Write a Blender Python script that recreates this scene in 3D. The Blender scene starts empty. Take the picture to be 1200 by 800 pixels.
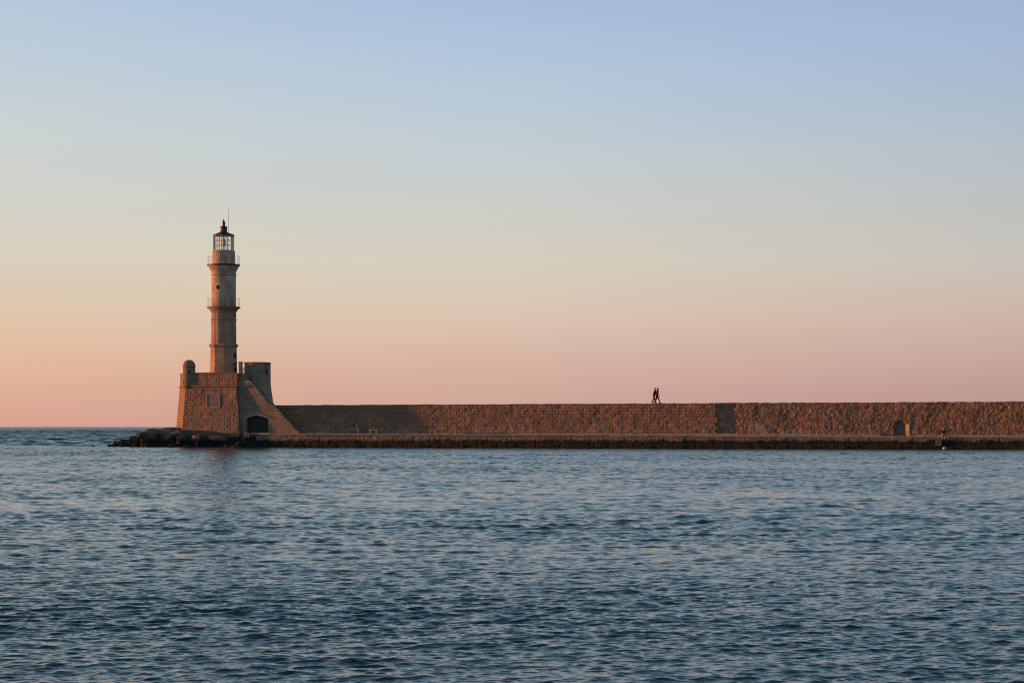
import bpy, math, random
import numpy as np
from mathutils import Vector

random.seed(7)
RNG = np.random.default_rng(7)
SC = bpy.context.scene
COL = SC.collection
R = math.radians

# ------------------------------------------------------------------ layout
F = 2500.0            # focal length in photo pixels (75 mm on 36 mm, 1200 wide)
EYE = 2.3             # camera height above the water
ANG = R(16)           # the mole runs away from us towards the left
U = np.array([math.cos(ANG), -math.sin(ANG), 0.0])
V = np.array([math.sin(ANG), math.cos(ANG), 0.0])
O = np.array([-27.0, 246.0, 0.0])
SUN_BEHIND = R(7.6)    # sun is left of us, a little behind the mole
SUN_EL = R(3.6)


def W(t, d, z):
    return O + t * U + d * V + np.array([0, 0, z])


def tp(px, d=0.0):
    k = (px - 600.0) / F
    b = O + d * V
    return (k * b[1] - b[0]) / (U[0] - k * U[1])


def zt(py, y):
    return EYE + (500.0 - py) * y / F


# ------------------------------------------------------------------ noise
def _hash(ix, iy, seed):
    h = (ix.astype(np.int64) * 374761393 + iy.astype(np.int64) * 668265263 + seed * 974711) & 0xFFFFFFFF
    h = ((h ^ (h >> 13)) * 1274126177) & 0xFFFFFFFF
    h = h ^ (h >> 16)
    return (h & 0xFFFF) / 65535.0


def vnoise(x, y, seed=0):
    ix, iy = np.floor(x), np.floor(y)
    fx, fy = x - ix, y - iy
    fx = fx * fx * (3 - 2 * fx)
    fy = fy * fy * (3 - 2 * fy)
    a = _hash(ix, iy, seed); b = _hash(ix + 1, iy, seed)
    c = _hash(ix, iy + 1, seed); d = _hash(ix + 1, iy + 1, seed)
    return (a * (1 - fx) + b * fx) * (1 - fy) + (c * (1 - fx) + d * fx) * fy


def fbm(x, y, seed=0, octv=4, gain=0.5):
    s, a, n = 0, 1.0, 0
    for i in range(octv):
        s = s + a * vnoise(x * 2 ** i + 17.3 * i, y * 2 ** i + 9.1 * i, seed + i)
        n += a
        a *= gain
    return s / n


def sstep(a, b, x):
    t = np.clip((x - a) / (b - a), 0, 1)
    return t * t * (3 - 2 * t)


def brick(u, v, w, h):
    """same layout as the Brick Texture node: (random per stone, distance to joint)"""
    row = np.floor(v / h)
    off = np.where(np.mod(row, 2) == 0, w * 0.5, 0.0)
    colm = np.floor((u + off) / w)
    fx = (u + off) - colm * w
    fy = v - row * h
    edge = np.minimum(np.minimum(fx, w - fx), np.minimum(fy, h - fy))
    return _hash(colm, row, 3), edge


def rubble(u, v, s):
    """jittered cells: (random per stone, distance to the second nearest minus nearest)"""
    x, y = u / s, v / s
    ix, iy = np.floor(x), np.floor(y)
    d1 = np.full(x.shape, 9.0); d2 = d1.copy(); rid = np.zeros(x.shape)
    for a in (-1, 0, 1):
        for b in (-1, 0, 1):
            cx, cy = ix + a, iy + b
            px = cx + _hash(cx, cy, 21)
            py = cy + _hash(cx, cy, 22)
            d = np.hypot(x - px, y - py)
            r = _hash(cx, cy, 23)
            near = d < d1
            d2 = np.where(near, d1, np.minimum(d2, d))
            rid = np.where(near, r, rid)
            d1 = np.where(near, d, d1)
    return rid, (d2 - d1) * s


# ------------------------------------------------------------------ mesh builder
class MB:
    def __init__(self):
        self.v = []; self.f = []; self.uv = []; self.n = 0; self.smooth = []
        self.att = []

    def add(self, verts, faces, uvs=None, smooth=False, att=None):
        verts = np.asarray(verts, float).reshape(-1, 3)
        self.v.append(verts)
        self.att.append(np.zeros(len(verts)) if att is None else np.asarray(att, float).ravel())
        for k, f in enumerate(faces):
            self.f.append([i + self.n for i in f])
            if uvs is None:
                p = verts[list(f)]
                nn = np.zeros(3)
                for i in range(len(p)):
                    nn += np.cross(p[i], p[(i + 1) % len(p)])
                nn /= (np.linalg.norm(nn) + 1e-12)
                tg = np.cross([0, 0, 1.0], nn)
                if np.linalg.norm(tg) < 0.3:
                    self.uv.append(p[:, :2])
                else:
                    tg /= np.linalg.norm(tg)
                    self.uv.append(np.stack([p @ tg, p[:, 2]], 1))
            else:
                self.uv.append(np.asarray(uvs[k], float))
            self.smooth.append(smooth)
        self.n += len(verts)
        return self

    def grid(self, P, UVs, smooth=False, att=None, flip=False):
        nu, nv = P.shape[:2]
        idx = np.arange(nu * nv).reshape(nu, nv)
        a, b, c, d = idx[:-1, :-1], idx[1:, :-1], idx[1:, 1:], idx[:-1, 1:]
        q = np.stack([a, b, c, d], -1).reshape(-1, 4)
        if flip:
            q = q[:, ::-1]
        uvf = UVs.reshape(-1, 2)
        return self.add(P.reshape(-1, 3), q.tolist(), [uvf[i] for i in q], smooth, att)

    def prism(self, pts, vec):
        """closed outline (3D points) pushed along vec"""
        pts = [np.asarray(p, float) for p in pts]
        n = len(pts)
        vec = np.asarray(vec, float)
        verts = pts + [p + vec for p in pts]
        nn = np.zeros(3)
        for i in range(n):
            nn += np.cross(pts[i], pts[(i + 1) % n])
        faces = [list(range(n))[::-1], list(range(n, 2 * n))]
        for i in range(n):
            j = (i + 1) % n
            faces.append([i, j, n + j, n + i])
        if nn @ vec < 0:
            faces = [f[::-1] for f in faces]
        return self.add(verts, faces)

    def box(self, c, ax, sx, sy, sz):
        """c = centre of the base, ax = (x axis, y axis)"""
        c = np.asarray(c, float); x = np.asarray(ax[0]) * sx / 2; y = np.asarray(ax[1]) * sy / 2
        return self.prism([c - x - y, c + x - y, c + x + y, c - x + y], [0, 0, sz])

    def loft(self, rings, cap=True, smooth=False):
        """rings: list of equal length closed loops"""
        n = len(rings[0])
        verts = np.concatenate([np.asarray(r, float) for r in rings])
        faces = []; uvs = []
        per = np.zeros(n + 1)
        r0 = np.asarray(rings[0], float)
        for i in range(n):
            per[i + 1] = per[i] + np.linalg.norm(r0[(i + 1) % n] - r0[i])
        for k in range(len(rings) - 1):
            for i in range(n):
                j = (i + 1) % n
                f = [k * n + i, k * n + j, (k + 1) * n + j, (k + 1) * n + i]
                faces.append(f)
                zz = verts[f][:, 2]
                uvs.append(np.stack([[per[i], per[i + 1], per[i + 1], per[i]], zz], 1))
        if cap:
            for f in (list(range(n))[::-1], list(range((len(rings) - 1) * n, len(rings) * n))):
                faces.append(f); uvs.append(verts[f][:, :2])
        k0 = len(self.smooth)
        self.add(verts, faces, uvs, smooth)
        if cap and smooth:
            self.smooth[-1] = self.smooth[-2] = False
        return self

    def lathe(self, c, prof, seg, phase=0.0, smooth=False, cap=True):
        rings = []
        for r, z in prof:
            a = phase + np.arange(seg) * 2 * math.pi / seg
            rings.append(np.stack([c[0] + r * np.cos(a), c[1] + r * np.sin(a), np.full(seg, z)], 1))
        return self.loft(rings, cap, smooth)

    def tube(self, p0, p1, r, seg=6):
        p0 = np.asarray(p0, float); p1 = np.asarray(p1, float)
        d = p1 - p0; d = d / np.linalg.norm(d)
        a = np.cross(d, [0, 0, 1.0])
        if np.linalg.norm(a) < 1e-3:
            a = np.array([1.0, 0, 0])
        a /= np.linalg.norm(a); b = np.cross(d, a)
        th = np.arange(seg) * 2 * math.pi / seg
        ring = np.outer(np.cos(th), a) + np.outer(np.sin(th), b)
        return self.loft([p0 + ring * r, p1 + ring * r])

    def ringtube(self, c, R0, z, r, seg=32):
        for i in range(seg):
            a0 = 2 * math.pi * i / seg; a1 = 2 * math.pi * (i + 1) / seg
            self.tube([c[0] + R0 * math.cos(a0), c[1] + R0 * math.sin(a0), z],
                      [c[0] + R0 * math.cos(a1), c[1] + R0 * math.sin(a1), z], r, 5)
        return self

    def build(self, name, mat, parent=None, origin=None):
        v = np.concatenate(self.v)
        org = np.zeros(3)
        if origin is not None:
            org = np.asarray(origin, float)
        elif parent is None:
            org = np.array([(v[:, 0].min() + v[:, 0].max()) / 2, (v[:, 1].min() + v[:, 1].max()) / 2, v[:, 2].min()])
        base = np.array(parent['_org']) if parent is not None and '_org' in parent else np.zeros(3)
        if parent is not None:
            org = base
        me = bpy.data.meshes.new(name)
        me.from_pydata((v - org).tolist(), [], self.f)
        uvl = me.uv_layers.new(name='UVMap')
        uvl.data.foreach_set('uv', np.concatenate(self.uv).astype(np.float32).ravel())
        me.polygons.foreach_set('use_smooth', np.array(self.smooth, bool))
        at = np.concatenate(self.att)
        if at.any():
            a = me.attributes.new('pale', 'FLOAT', 'POINT')
            a.data.foreach_set('value', at.astype(np.float32))
        me.update()
        o = bpy.data.objects.new(name, me)
        if mat:
            me.materials.append(mat)
        COL.objects.link(o)
        if parent is not None:
            o.parent = parent
            o['_org'] = list(map(float, org))
        else:
            o.location = org
            o['_org'] = list(map(float, org))
        return o


def empty(name, loc):
    o = bpy.data.objects.new(name, None)
    COL.objects.link(o)
    o.location = loc
    o['_org'] = list(map(float, loc))
    o.empty_display_size = 0.3
    return o


def tag(o, label=None, cat=None, group=None, kind=None):
    if label: o['label'] = label
    if cat: o['category'] = cat
    if group: o['group'] = group
    if kind: o['kind'] = kind
    return o


# ------------------------------------------------------------------ materials
class NT:
    def __init__(self, name):
        self.m = bpy.data.materials.new(name)
        self.m.use_nodes = True
        self.t = self.m.node_tree
        self.t.nodes.clear()
        self.out = self.n('ShaderNodeOutputMaterial')
        self.b = self.n('ShaderNodeBsdfPrincipled')
        self.l(self.b.outputs[0], self.out.inputs[0])

    def n(self, typ, **kw):
        nd = self.t.nodes.new(typ)
        for k, v in kw.items():
            setattr(nd, k, v)
        return nd

    def l(self, a, b):
        self.t.links.new(a, b)

    def val(self, sock, v):
        if hasattr(v, 'is_linked') or hasattr(v, 'links'):
            self.l(v, sock)
        else:
            sock.default_value = v

    def noise(self, vec, scale, detail=4, rough=0.55, mapscale=None):
        if mapscale:
            mp = self.n('ShaderNodeMapping')
            mp.inputs['Scale'].default_value = mapscale
            self.l(vec, mp.inputs[0]); vec = mp.outputs[0]
        nd = self.n('ShaderNodeTexNoise')
        self.l(vec, nd.inputs['Vector'])
        nd.inputs['Scale'].default_value = scale
        nd.inputs['Detail'].default_value = detail
        nd.inputs['Roughness'].default_value = rough
        return nd.outputs['Fac']

    def ramp(self, fac, stops):
        r = self.n('ShaderNodeValToRGB')
        self.l(fac, r.inputs[0])
        e = r.color_ramp.elements
        while len(e) < len(stops):
            e.new(0.5)
        for el, (p, c) in zip(e, stops):
            el.position = p
            el.color = (*c, 1) if not isinstance(c, float) else (c, c, c, 1)
        return r.outputs[0]

    def math(self, op, a, b=0.0, c=None, clamp=False):
        m = self.n('ShaderNodeMath', operation=op, use_clamp=clamp)
        self.val(m.inputs[0], a); self.val(m.inputs[1], b)
        if c is not None: self.val(m.inputs[2], c)
        return m.outputs[0]

    def mix(self, fac, a, b, mode='MIX'):
        m = self.n('ShaderNodeMix', data_type='RGBA', blend_type=mode)
        self.val(m.inputs['Factor'], fac)
        for s, v in ((m.inputs['A'], a), (m.inputs['B'], b)):
            pass
        ia = [i for i in m.inputs if i.name == 'A' and i.type == 'RGBA'][0]
        ib = [i for i in m.inputs if i.name == 'B' and i.type == 'RGBA'][0]
        self.val(ia, a if not isinstance(a, tuple) else (*a, 1))
        self.val(ib, b if not isinstance(b, tuple) else (*b, 1))
        return [o for o in m.outputs if o.type == 'RGBA'][0]

    def bump(self, h, strength, dist, normal=None):
        b = self.n('ShaderNodeBump')
        b.inputs['Strength'].default_value = strength
        b.inputs['Distance'].default_value = dist
        self.l(h, b.inputs['Height'])
        if normal is not None:
            self.l(normal, b.inputs['Normal'])
        return b.outputs[0]


def plain(name, col, rough=0.7, var=0.25, metal=0.0, scale=6.0):
    t = NT(name)
    tc = t.n('ShaderNodeTexCoord')
    n = t.noise(tc.outputs['Object'], scale, 5)
    c = t.ramp(n, [(0.3, tuple(x * (1 - var) for x in col)), (0.7, tuple(min(1, x * (1 + var)) for x in col))])
    t.l(c, t.b.inputs['Base Color'])
    t.b.inputs['Roughness'].default_value = rough
    t.b.inputs['Metallic'].default_value = metal
    return t.m


def masonry(name, c1, c2, mortar, w, h, stain=(0.10, 0.085, 0.07), stain_amt=0.5, bump=0.6, msize=0.025,
            wash=None, grey=None, use_pale=False, rub=None):
    t = NT(name)
    tc = t.n('ShaderNodeTexCoord')
    uv = tc.outputs['UV']
    ob = tc.outputs['Object']
    # a little wander of the joints
    nz = t.n('ShaderNodeTexNoise'); nz.inputs['Scale'].default_value = 1.1; nz.inputs['Detail'].default_value = 3
    t.l(uv, nz.inputs['Vector'])
    vs = t.n('ShaderNodeVectorMath', operation='SUBTRACT'); t.l(nz.outputs['Color'], vs.inputs[0]); vs.inputs[1].default_value = (0.5, 0.5, 0.5)
    sc = t.n('ShaderNodeVectorMath', operation='SCALE'); t.l(vs.outputs[0], sc.inputs[0]); sc.inputs['Scale'].default_value = 0.09
    ad = t.n('ShaderNodeVectorMath', operation='ADD'); t.l(uv, ad.inputs[0]); t.l(sc.outputs[0], ad.inputs[1])
    if rub is None:
        br = t.n('ShaderNodeTexBrick')
        t.l(ad.outputs[0], br.inputs['Vector'])
        br.inputs['Scale'].default_value = 1.0
        br.inputs['Brick Width'].default_value = w
        br.inputs['Row Height'].default_value = h
        br.inputs['Mortar Size'].default_value = msize
        br.inputs['Mortar Smooth'].default_value = 0.4
        br.inputs['Bias'].default_value = 0.0
        br.inputs['Color1'].default_value = (*c1, 1)
        br.inputs['Color2'].default_value = (*c2, 1)
        br.inputs['Mortar'].default_value = (*mortar, 1)
        col = br.outputs['Color']
        hgt = t.math('SUBTRACT', 1.0, br.outputs['Fac'])
    else:
        vo = t.n('ShaderNodeTexVoronoi'); vo.inputs['Scale'].default_value = 1.0 / rub
        t.l(ad.outputs[0], vo.inputs['Vector'])
        ve = t.n('ShaderNodeTexVoronoi', feature='DISTANCE_TO_EDGE'); ve.inputs['Scale'].default_value = 1.0 / rub
        t.l(ad.outputs[0], ve.inputs['Vector'])
        sep = t.n('ShaderNodeSeparateColor'); t.l(vo.outputs['Color'], sep.inputs[0])
        col = t.ramp(sep.outputs[0], [(0.0, tuple(x * 0.7 for x in c1)), (0.35, c1), (0.7, c2), (1.0, tuple(x * 1.35 for x in c2))])
        hgt = t.ramp(ve.outputs['Distance'], [(0.02, 0.0), (0.16, 1.0)])
        col = t.mix(hgt, mortar, col)
    # grain, stains, streaks
    g = t.noise(ob, 5.0, 6, 0.65)
    col = t.mix(0.75, col, t.ramp(g, [(0.25, (0.55, 0.55, 0.55)), (0.5, (1, 1, 1)), (0.78, (1.35, 1.33, 1.3))]), 'MULTIPLY')
    s1 = t.noise(ob, 0.42, 6, 0.62)
    col = t.mix(t.math('MULTIPLY', t.ramp(s1, [(0.42, 0.0), (0.66, 1.0)]), stain_amt), col, stain)
    s2 = t.noise(ob, 1.0, 4, 0.6, (1.6, 1.6, 0.22))
    col = t.mix(t.math('MULTIPLY', t.ramp(s2, [(0.5, 0.0), (0.72, 1.0)]), stain_amt * 0.8), col, stain)
    if grey:   # weathered grey skin in broad patches
        s4 = t.noise(ob, 0.30, 7, 0.66)
        col = t.mix(t.math('MULTIPLY', t.ramp(s4, [(0.44, 0.0), (0.58, 1.0)]), 0.8), col, grey)
    if wash:   # worn remains of limewash
        s3 = t.noise(ob, 0.9, 6, 0.7)
        col = t.mix(t.math('MULTIPLY', t.ramp(s3, [(0.40, 0.0), (0.58, 1.0)]), 0.8), col, wash)
    if use_pale:
        at = t.n('ShaderNodeAttribute', attribute_name='pale')
        col = t.mix(at.outputs['Fac'], col, (0.27, 0.24, 0.215))
    t.l(col, t.b.inputs['Base Color'])
    t.b.inputs['Roughness'].default_value = 0.9
    t.b.inputs['Specular IOR Level'].default_value = 0.25
    h2 = t.math('ADD', hgt, t.math('MULTIPLY', t.noise(ob, 9.0, 6, 0.7), 1.2))
    t.l(t.bump(h2, bump, 0.035), t.b.inputs['Normal'])
    return t.m


M = {}
M['ashlar'] = masonry('ashlar_stone', (0.24, 0.135, 0.09), (0.335, 0.19, 0.129), (0.18, 0.116, 0.087), 0.72, 0.335, use_pale=True, stain=(0.12, 0.10, 0.085), stain_amt=0.45)
M['rubble'] = masonry('rubble_stone', (0.215, 0.114, 0.073), (0.315, 0.177, 0.115), (0.21, 0.13, 0.091), 1, 1, use_pale=True, rub=0.30, stain=(0.12, 0.10, 0.085), stain_amt=0.35)
M['fort'] = masonry('fort_stone', (0.255, 0.155, 0.108), (0.35, 0.212, 0.147), (0.175, 0.122, 0.093), 0.8, 0.36, stain=(0.125, 0.09, 0.076), stain_amt=0.75, grey=(0.20, 0.15, 0.125))
M['fort_grey'] = masonry('weathered_stone', (0.265, 0.19, 0.148), (0.345, 0.25, 0.195), (0.205, 0.155, 0.125), 0.7, 0.34, stain=(0.125, 0.10, 0.088), stain_amt=0.65)
M['shaft'] = masonry('shaft_stone', (0.36, 0.235, 0.168), (0.47, 0.31, 0.222), (0.26, 0.18, 0.138), 0.75, 0.34, stain=(0.165, 0.12, 0.095), stain_amt=0.75, bump=0.4)
M['shaft_upper'] = masonry('limewashed_shaft', (0.38, 0.258, 0.19), (0.47, 0.325, 0.24), (0.30, 0.215, 0.168), 0.75, 0.34, stain=(0.215, 0.15, 0.115), stain_amt=0.55, bump=0.25, wash=(0.47, 0.40, 0.335))
M['pale'] = plain('pale_stone', (0.29, 0.225, 0.165), 0.85, 0.3, scale=3.0)
M['coping'] = plain('coping_stone', (0.30, 0.245, 0.195), 0.85, 0.35, scale=2.0)
M['bench'] = plain('bench_stone', (0.29, 0.25, 0.215), 0.8, 0.2)
M['iron'] = plain('dark_iron', (0.055, 0.035, 0.03), 0.5, 0.4, 0.3)
M['white_iron'] = plain('pale_painted_iron', (0.55, 0.53, 0.50), 0.5, 0.15)
M['roof'] = plain('rust_brown_roof', (0.042, 0.030, 0.026), 0.5, 0.5, 0.2, 3.0)
M['shade_plug'] = plain('opening_shade_colour', (0.025, 0.021, 0.018), 0.95, 0.3)  # for solid plugs: the shade inside openings is put into this colour
M['door'] = plain('dark_green_boards', (0.020, 0.021, 0.017), 0.8, 0.4, 0.0, 3.0)
M['grey_door'] = plain('grey_boards', (0.13, 0.105, 0.085), 0.8, 0.25, 0.0, 3.0)
M['infill'] = masonry('grey_infill_stone', (0.20, 0.18, 0.155), (0.26, 0.23, 0.20), (0.15, 0.13, 0.11), 0.5, 0.3, stain_amt=0.4)
M['skin'] = plain('skin', (0.30, 0.17, 0.12), 0.6, 0.08)
M['black_cloth'] = plain('black_cloth', (0.014, 0.012, 0.014), 0.9, 0.3)
M['dark_cloth'] = plain('dark_brown_cloth', (0.028, 0.018, 0.016), 0.9, 0.3)
M['maroon_cloth'] = plain('dark_red_cloth', (0.055, 0.010, 0.012), 0.9, 0.3)
M['grey_cloth'] = plain('blue_grey_denim', (0.27, 0.30, 0.33), 0.9, 0.2)
M['hair'] = plain('dark_hair', (0.012, 0.009, 0.008), 0.7, 0.3)
M['leather'] = plain('dark_shoe', (0.02, 0.017, 0.015), 0.6, 0.3)
M['white_plastic'] = plain('white_plastic', (0.60, 0.59, 0.57), 0.45, 0.05)
M['lens'] = plain('lens_glass', (0.55, 0.56, 0.52), 0.6, 0.1)


def glass_mat():
    t = NT('lantern_glass')
    t.t.nodes.remove(t.b)
    tr = t.n('ShaderNodeBsdfTransparent'); tr.inputs[0].default_value = (0.96, 0.97, 0.96, 1)
    gl = t.n('ShaderNodeBsdfGlossy'); gl.inputs['Roughness'].default_value = 0.04
    fr = t.n('ShaderNodeFresnel'); fr.inputs[0].default_value = 1.45
    mx = t.n('ShaderNodeMixShader')
    t.l(t.math('ADD', fr.outputs[0], 0.0), mx.inputs[0])
    t.l(tr.outputs[0], mx.inputs[1]); t.l(gl.outputs[0], mx.inputs[2])
    t.l(mx.outputs[0], t.out.inputs[0])
    return t.m


M['glass'] = glass_mat()


def quay_mat():
    t = NT('quay_stone')
    tc = t.n('ShaderNodeTexCoord'); ob = tc.outputs['Object']; uv = tc.outputs['UV']
    sx = t.n('ShaderNodeSeparateXYZ'); t.l(uv, sx.inputs[0])
    n = t.noise(ob, 1.2, 6, 0.65)
    n2 = t.noise(ob, 6.0, 6, 0.7)
    base = t.ramp(n2, [(0.3, (0.105, 0.085, 0.068)), (0.5, (0.185, 0.15, 0.12)), (0.75, (0.29, 0.24, 0.195))])
    n3 = t.noise(ob, 0.35, 3, 0.6)
    base = t.mix(t.math('MULTIPLY', t.ramp(n3, [(0.45, 0.0), (0.65, 1.0)]), 0.7), base, (0.12, 0.115, 0.10))
    algae = t.ramp(n2, [(0.3, (0.008, 0.0085, 0.006)), (0.6, (0.022, 0.022, 0.015)), (0.85, (0.06, 0.05, 0.036))])
    lev = t.math('ADD', sx.outputs[1], t.math('MULTIPLY', t.math('SUBTRACT', n, 0.5), 1.1))
    k = t.ramp(t.math('MULTIPLY_ADD', lev, 0.5, 0.0), [(0.36, 1.0), (0.50, 0.0)])
    t.l(t.mix(k, base, algae), t.b.inputs['Base Color'])
    t.b.inputs['Roughness'].default_value = 0.85
    t.b.inputs['Specular IOR Level'].default_value = 0.25
    t.l(t.bump(t.noise(ob, 5.0, 7, 0.7), 0.8, 0.08), t.b.inputs['Normal'])
    return t.m


M['quay'] = quay_mat()


def rock_mat(name, wetline=0.9, light=1.0):
    t = NT(name)
    geo = t.n('ShaderNodeNewGeometry')
    pos = geo.outputs['Position']
    sx = t.n('ShaderNodeSeparateXYZ'); t.l(pos, sx.inputs[0])
    n = t.noise(pos, 0.9, 6, 0.65); n2 = t.noise(pos, 4.0, 7, 0.7)
    L = light
    base = t.ramp(n2, [(0.3, (0.055 * L, 0.048 * L, 0.038 * L)), (0.5, (0.115 * L, 0.098 * L, 0.076 * L)), (0.75, (0.22 * L, 0.185 * L, 0.145 * L))])
    weed = t.ramp(n2, [(0.3, (0.006, 0.007, 0.005)), (0.6, (0.018, 0.018, 0.012)), (0.85, (0.045, 0.040, 0.028))])
    lev = t.math('ADD', sx.outputs[2], t.math('MULTIPLY', t.math('SUBTRACT', n, 0.5), 1.8))
    k = t.ramp(t.math('MULTIPLY', lev, 0.4), [((wetline - 0.3) * 0.4, 1.0), ((wetline + 0.35) * 0.4, 0.0)])
    t.l(t.mix(k, base, weed), t.b.inputs['Base Color'])
    t.b.inputs['Roughness'].default_value = 0.85
    t.b.inputs['Specular IOR Level'].default_value = 0.25
    t.l(t.bump(t.noise(pos, 3.0, 8, 0.7), 0.9, 0.12), t.b.inputs['Normal'])
    return t.m


M['rock'] = rock_mat('shore_rock', 1.25)
M['pale_rock'] = rock_mat('pale_shore_rock', 0.75, 1.25)


def sea_mat():
    t = NT('sea_water')
    geo = t.n('ShaderNodeNewGeometry')
    pos = geo.outputs['Position']
    n1 = t.noise(pos, 5.0, 3, 0.6, (0.8, 1.25, 1.0))
    n2 = t.noise(pos, 14.0, 3, 0.6, (0.8, 1.25, 1.0))
    b1 = t.bump(n1, 1.0, 0.022)
    b2 = t.bump(n2, 1.0, 0.006, b1)
    t.l(b2, t.b.inputs['Normal'])
    t.b.inputs['Base Color'].default_value = (0.003, 0.023, 0.043, 1)
    # ripples too small to model roughen the water, most of all on the open sea beyond the mole
    sx = t.n('ShaderNodeSeparateXYZ'); t.l(pos, sx.inputs[0])
    mr = t.n('ShaderNodeMapRange'); t.l(sx.outputs[1], mr.inputs['Value'])
    for k_, v_ in (('From Min', 15.0), ('From Max', 700.0), ('To Min', 0.05), ('To Max', 0.33)):
        mr.inputs[k_].default_value = v_
    t.l(mr.outputs[0], t.b.inputs['Roughness'])
    t.b.inputs['IOR'].default_value = 1.333
    return t.m


M['sea'] = sea_mat()


# ------------------------------------------------------------------ world, sun, camera
def world():
    w = bpy.data.worlds.new('World')
    SC.world = w
    w.use_nodes = True
    nt = w.node_tree
    nt.nodes.clear()
    N = nt.nodes.new; L = nt.links.new
    out = N('ShaderNodeOutputWorld'); bg = N('ShaderNodeBackground')
    L(bg.outputs[0], out.inputs[0])
    tc = N('ShaderNodeTexCoord')
    sep = N('ShaderNodeSeparateXYZ'); L(tc.outputs['Generated'], sep.inputs[0])

    def m(op, a, b=0.0, clamp=False):
        nd = N('ShaderNodeMath'); nd.operation = op; nd.use_clamp = clamp
        for s, v in ((nd.inputs[0], a), (nd.inputs[1], b)):
            if isinstance(v, (int, float)): s.default_value = v
            else: L(v, s)
        return nd.outputs[0]

    # sqrt spreads the low sky over the ramp
    zc = m('MAXIMUM', sep.outputs[2], 0.0)
    k = m('POWER', zc, 0.5)

    def lin(c):
        return tuple(((x / 255) / 12.92 if x / 255 <= 0.04045 else ((x / 255 + 0.055) / 1.055) ** 2.4) for x in c)

    def ramp(stops):
        r = N('ShaderNodeValToRGB'); L(k, r.inputs[0])
        e = r.color_ramp.elements
        while len(e) < len(stops): e.new(0.5)
        for el, (z, c) in zip(e, stops):
            el.position = math.sqrt(z); el.color = (*lin(c), 1)
        return r.outputs[0]

    def z(py): return math.sin(math.atan((500 - py) / F))
    high = [(0.245, (144, 180, 195)), (0.34, (119, 160, 178)), (0.55, (94, 132, 152)), (1.0, (68, 95, 114))]
    left = ramp([(0.0, (219, 163, 149)), (z(485), (222, 168, 150)), (z(455), (226, 177, 152)), (z(420), (229, 188, 161)), (z(370), (225, 200, 174)), (z(310), (220, 209, 191)),
                 (z(240), (214, 213, 204)), (z(150), (203, 212, 214)), (z(60), (190, 206, 220)), (z(0), (180, 200, 222))] + high)
    mid = ramp([(0.0, (204, 163, 156)), (z(485), (208, 167, 158)), (z(455), (213, 173, 159)), (z(420), (217, 182, 167)), (z(370), (221, 197, 179)), (z(310), (217, 208, 192)),
                (z(240), (208, 210, 205)), (z(150), (193, 207, 217)), (z(60), (178, 199, 223)), (z(0), (169, 191, 222))] + high)
    right = ramp([(0.0, (180, 145, 145)), (z(485), (185, 150, 148)), (z(455), (192, 157, 152)), (z(420), (201, 168, 160)), (z(370), (206, 183, 171)), (z(310), (203, 195, 187)),
                  (z(240), (191, 195, 194)), (z(150), (179, 193, 208)), (z(60), (166, 187, 214)), (z(0), (159, 182, 214))] + high)

    az = m('DIVIDE', sep.outputs[0], m('MAXIMUM', m('ABSOLUTE', sep.outputs[1]), 0.05))

    def mix(f, a, b):
        nd = N('ShaderNodeMix'); nd.data_type = 'RGBA'
        L(f, nd.inputs[0]) if not isinstance(f, float) else setattr(nd.inputs[0], 'default_value', f)
        L(a, nd.inputs[6]); L(b, nd.inputs[7])
        return nd.outputs[2]

    fl = m('MULTIPLY', m('ADD', az, 0.24), 1 / 0.24, True)
    fr = m('MULTIPLY', az, 1 / 0.24, True)
    col = mix(fr, mix(fl, left, mid), right)
    # physical sky underneath, thin
    sky = N('ShaderNodeTexSky'); sky.sky_type = 'NISHITA'; sky.sun_disc = False
    sky.sun_elevation = SUN_EL
    sky.sun_rotation = -(math.pi / 2 - SUN_BEHIND)
    sc = N('ShaderNodeVectorMath'); sc.operation = 'SCALE'; L(sky.outputs[0], sc.inputs[0]); sc.inputs['Scale'].default_value = 0.10
    col = mix(0.06, col, sc.outputs[0])
    # faint layers of haze
    mp = N('ShaderNodeMapping'); mp.inputs['Scale'].default_value = (2.2, 2.2, 34.0); L(tc.outputs['Generated'], mp.inputs[0])
    hz = N('ShaderNodeTexNoise'); hz.inputs['Scale'].default_value = 1.0; hz.inputs['Detail'].default_value = 3; L(mp.outputs[0], hz.inputs['Vector'])
    amp = m('MULTIPLY', m('SUBTRACT', hz.outputs[0], 0.5), 0.085)
    vs2 = N('ShaderNodeVectorMath'); vs2.operation = 'SCALE'; L(col, vs2.inputs[0]); L(m('ADD', amp, 1.0), vs2.inputs['Scale'])
    col = vs2.outputs[0]
    L(col, bg.inputs[0])
    bg.inputs[1].default_value = 0.815


world()

sun = bpy.data.lights.new('sun', 'SUN')
sun.energy = 5.0
sun.angle = R(1.4)   # low sun softened by haze
sun.color = (1.0, 0.335, 0.10)
so = bpy.data.objects.new('sun', sun)
COL.objects.link(so)
sdir = Vector((-math.cos(SUN_BEHIND) * math.cos(SUN_EL), math.sin(SUN_BEHIND) * math.cos(SUN_EL), math.sin(SUN_EL)))
so.rotation_euler = sdir.to_track_quat('Z', 'Y').to_euler()
so.location = (-60, 200, 40)

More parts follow.
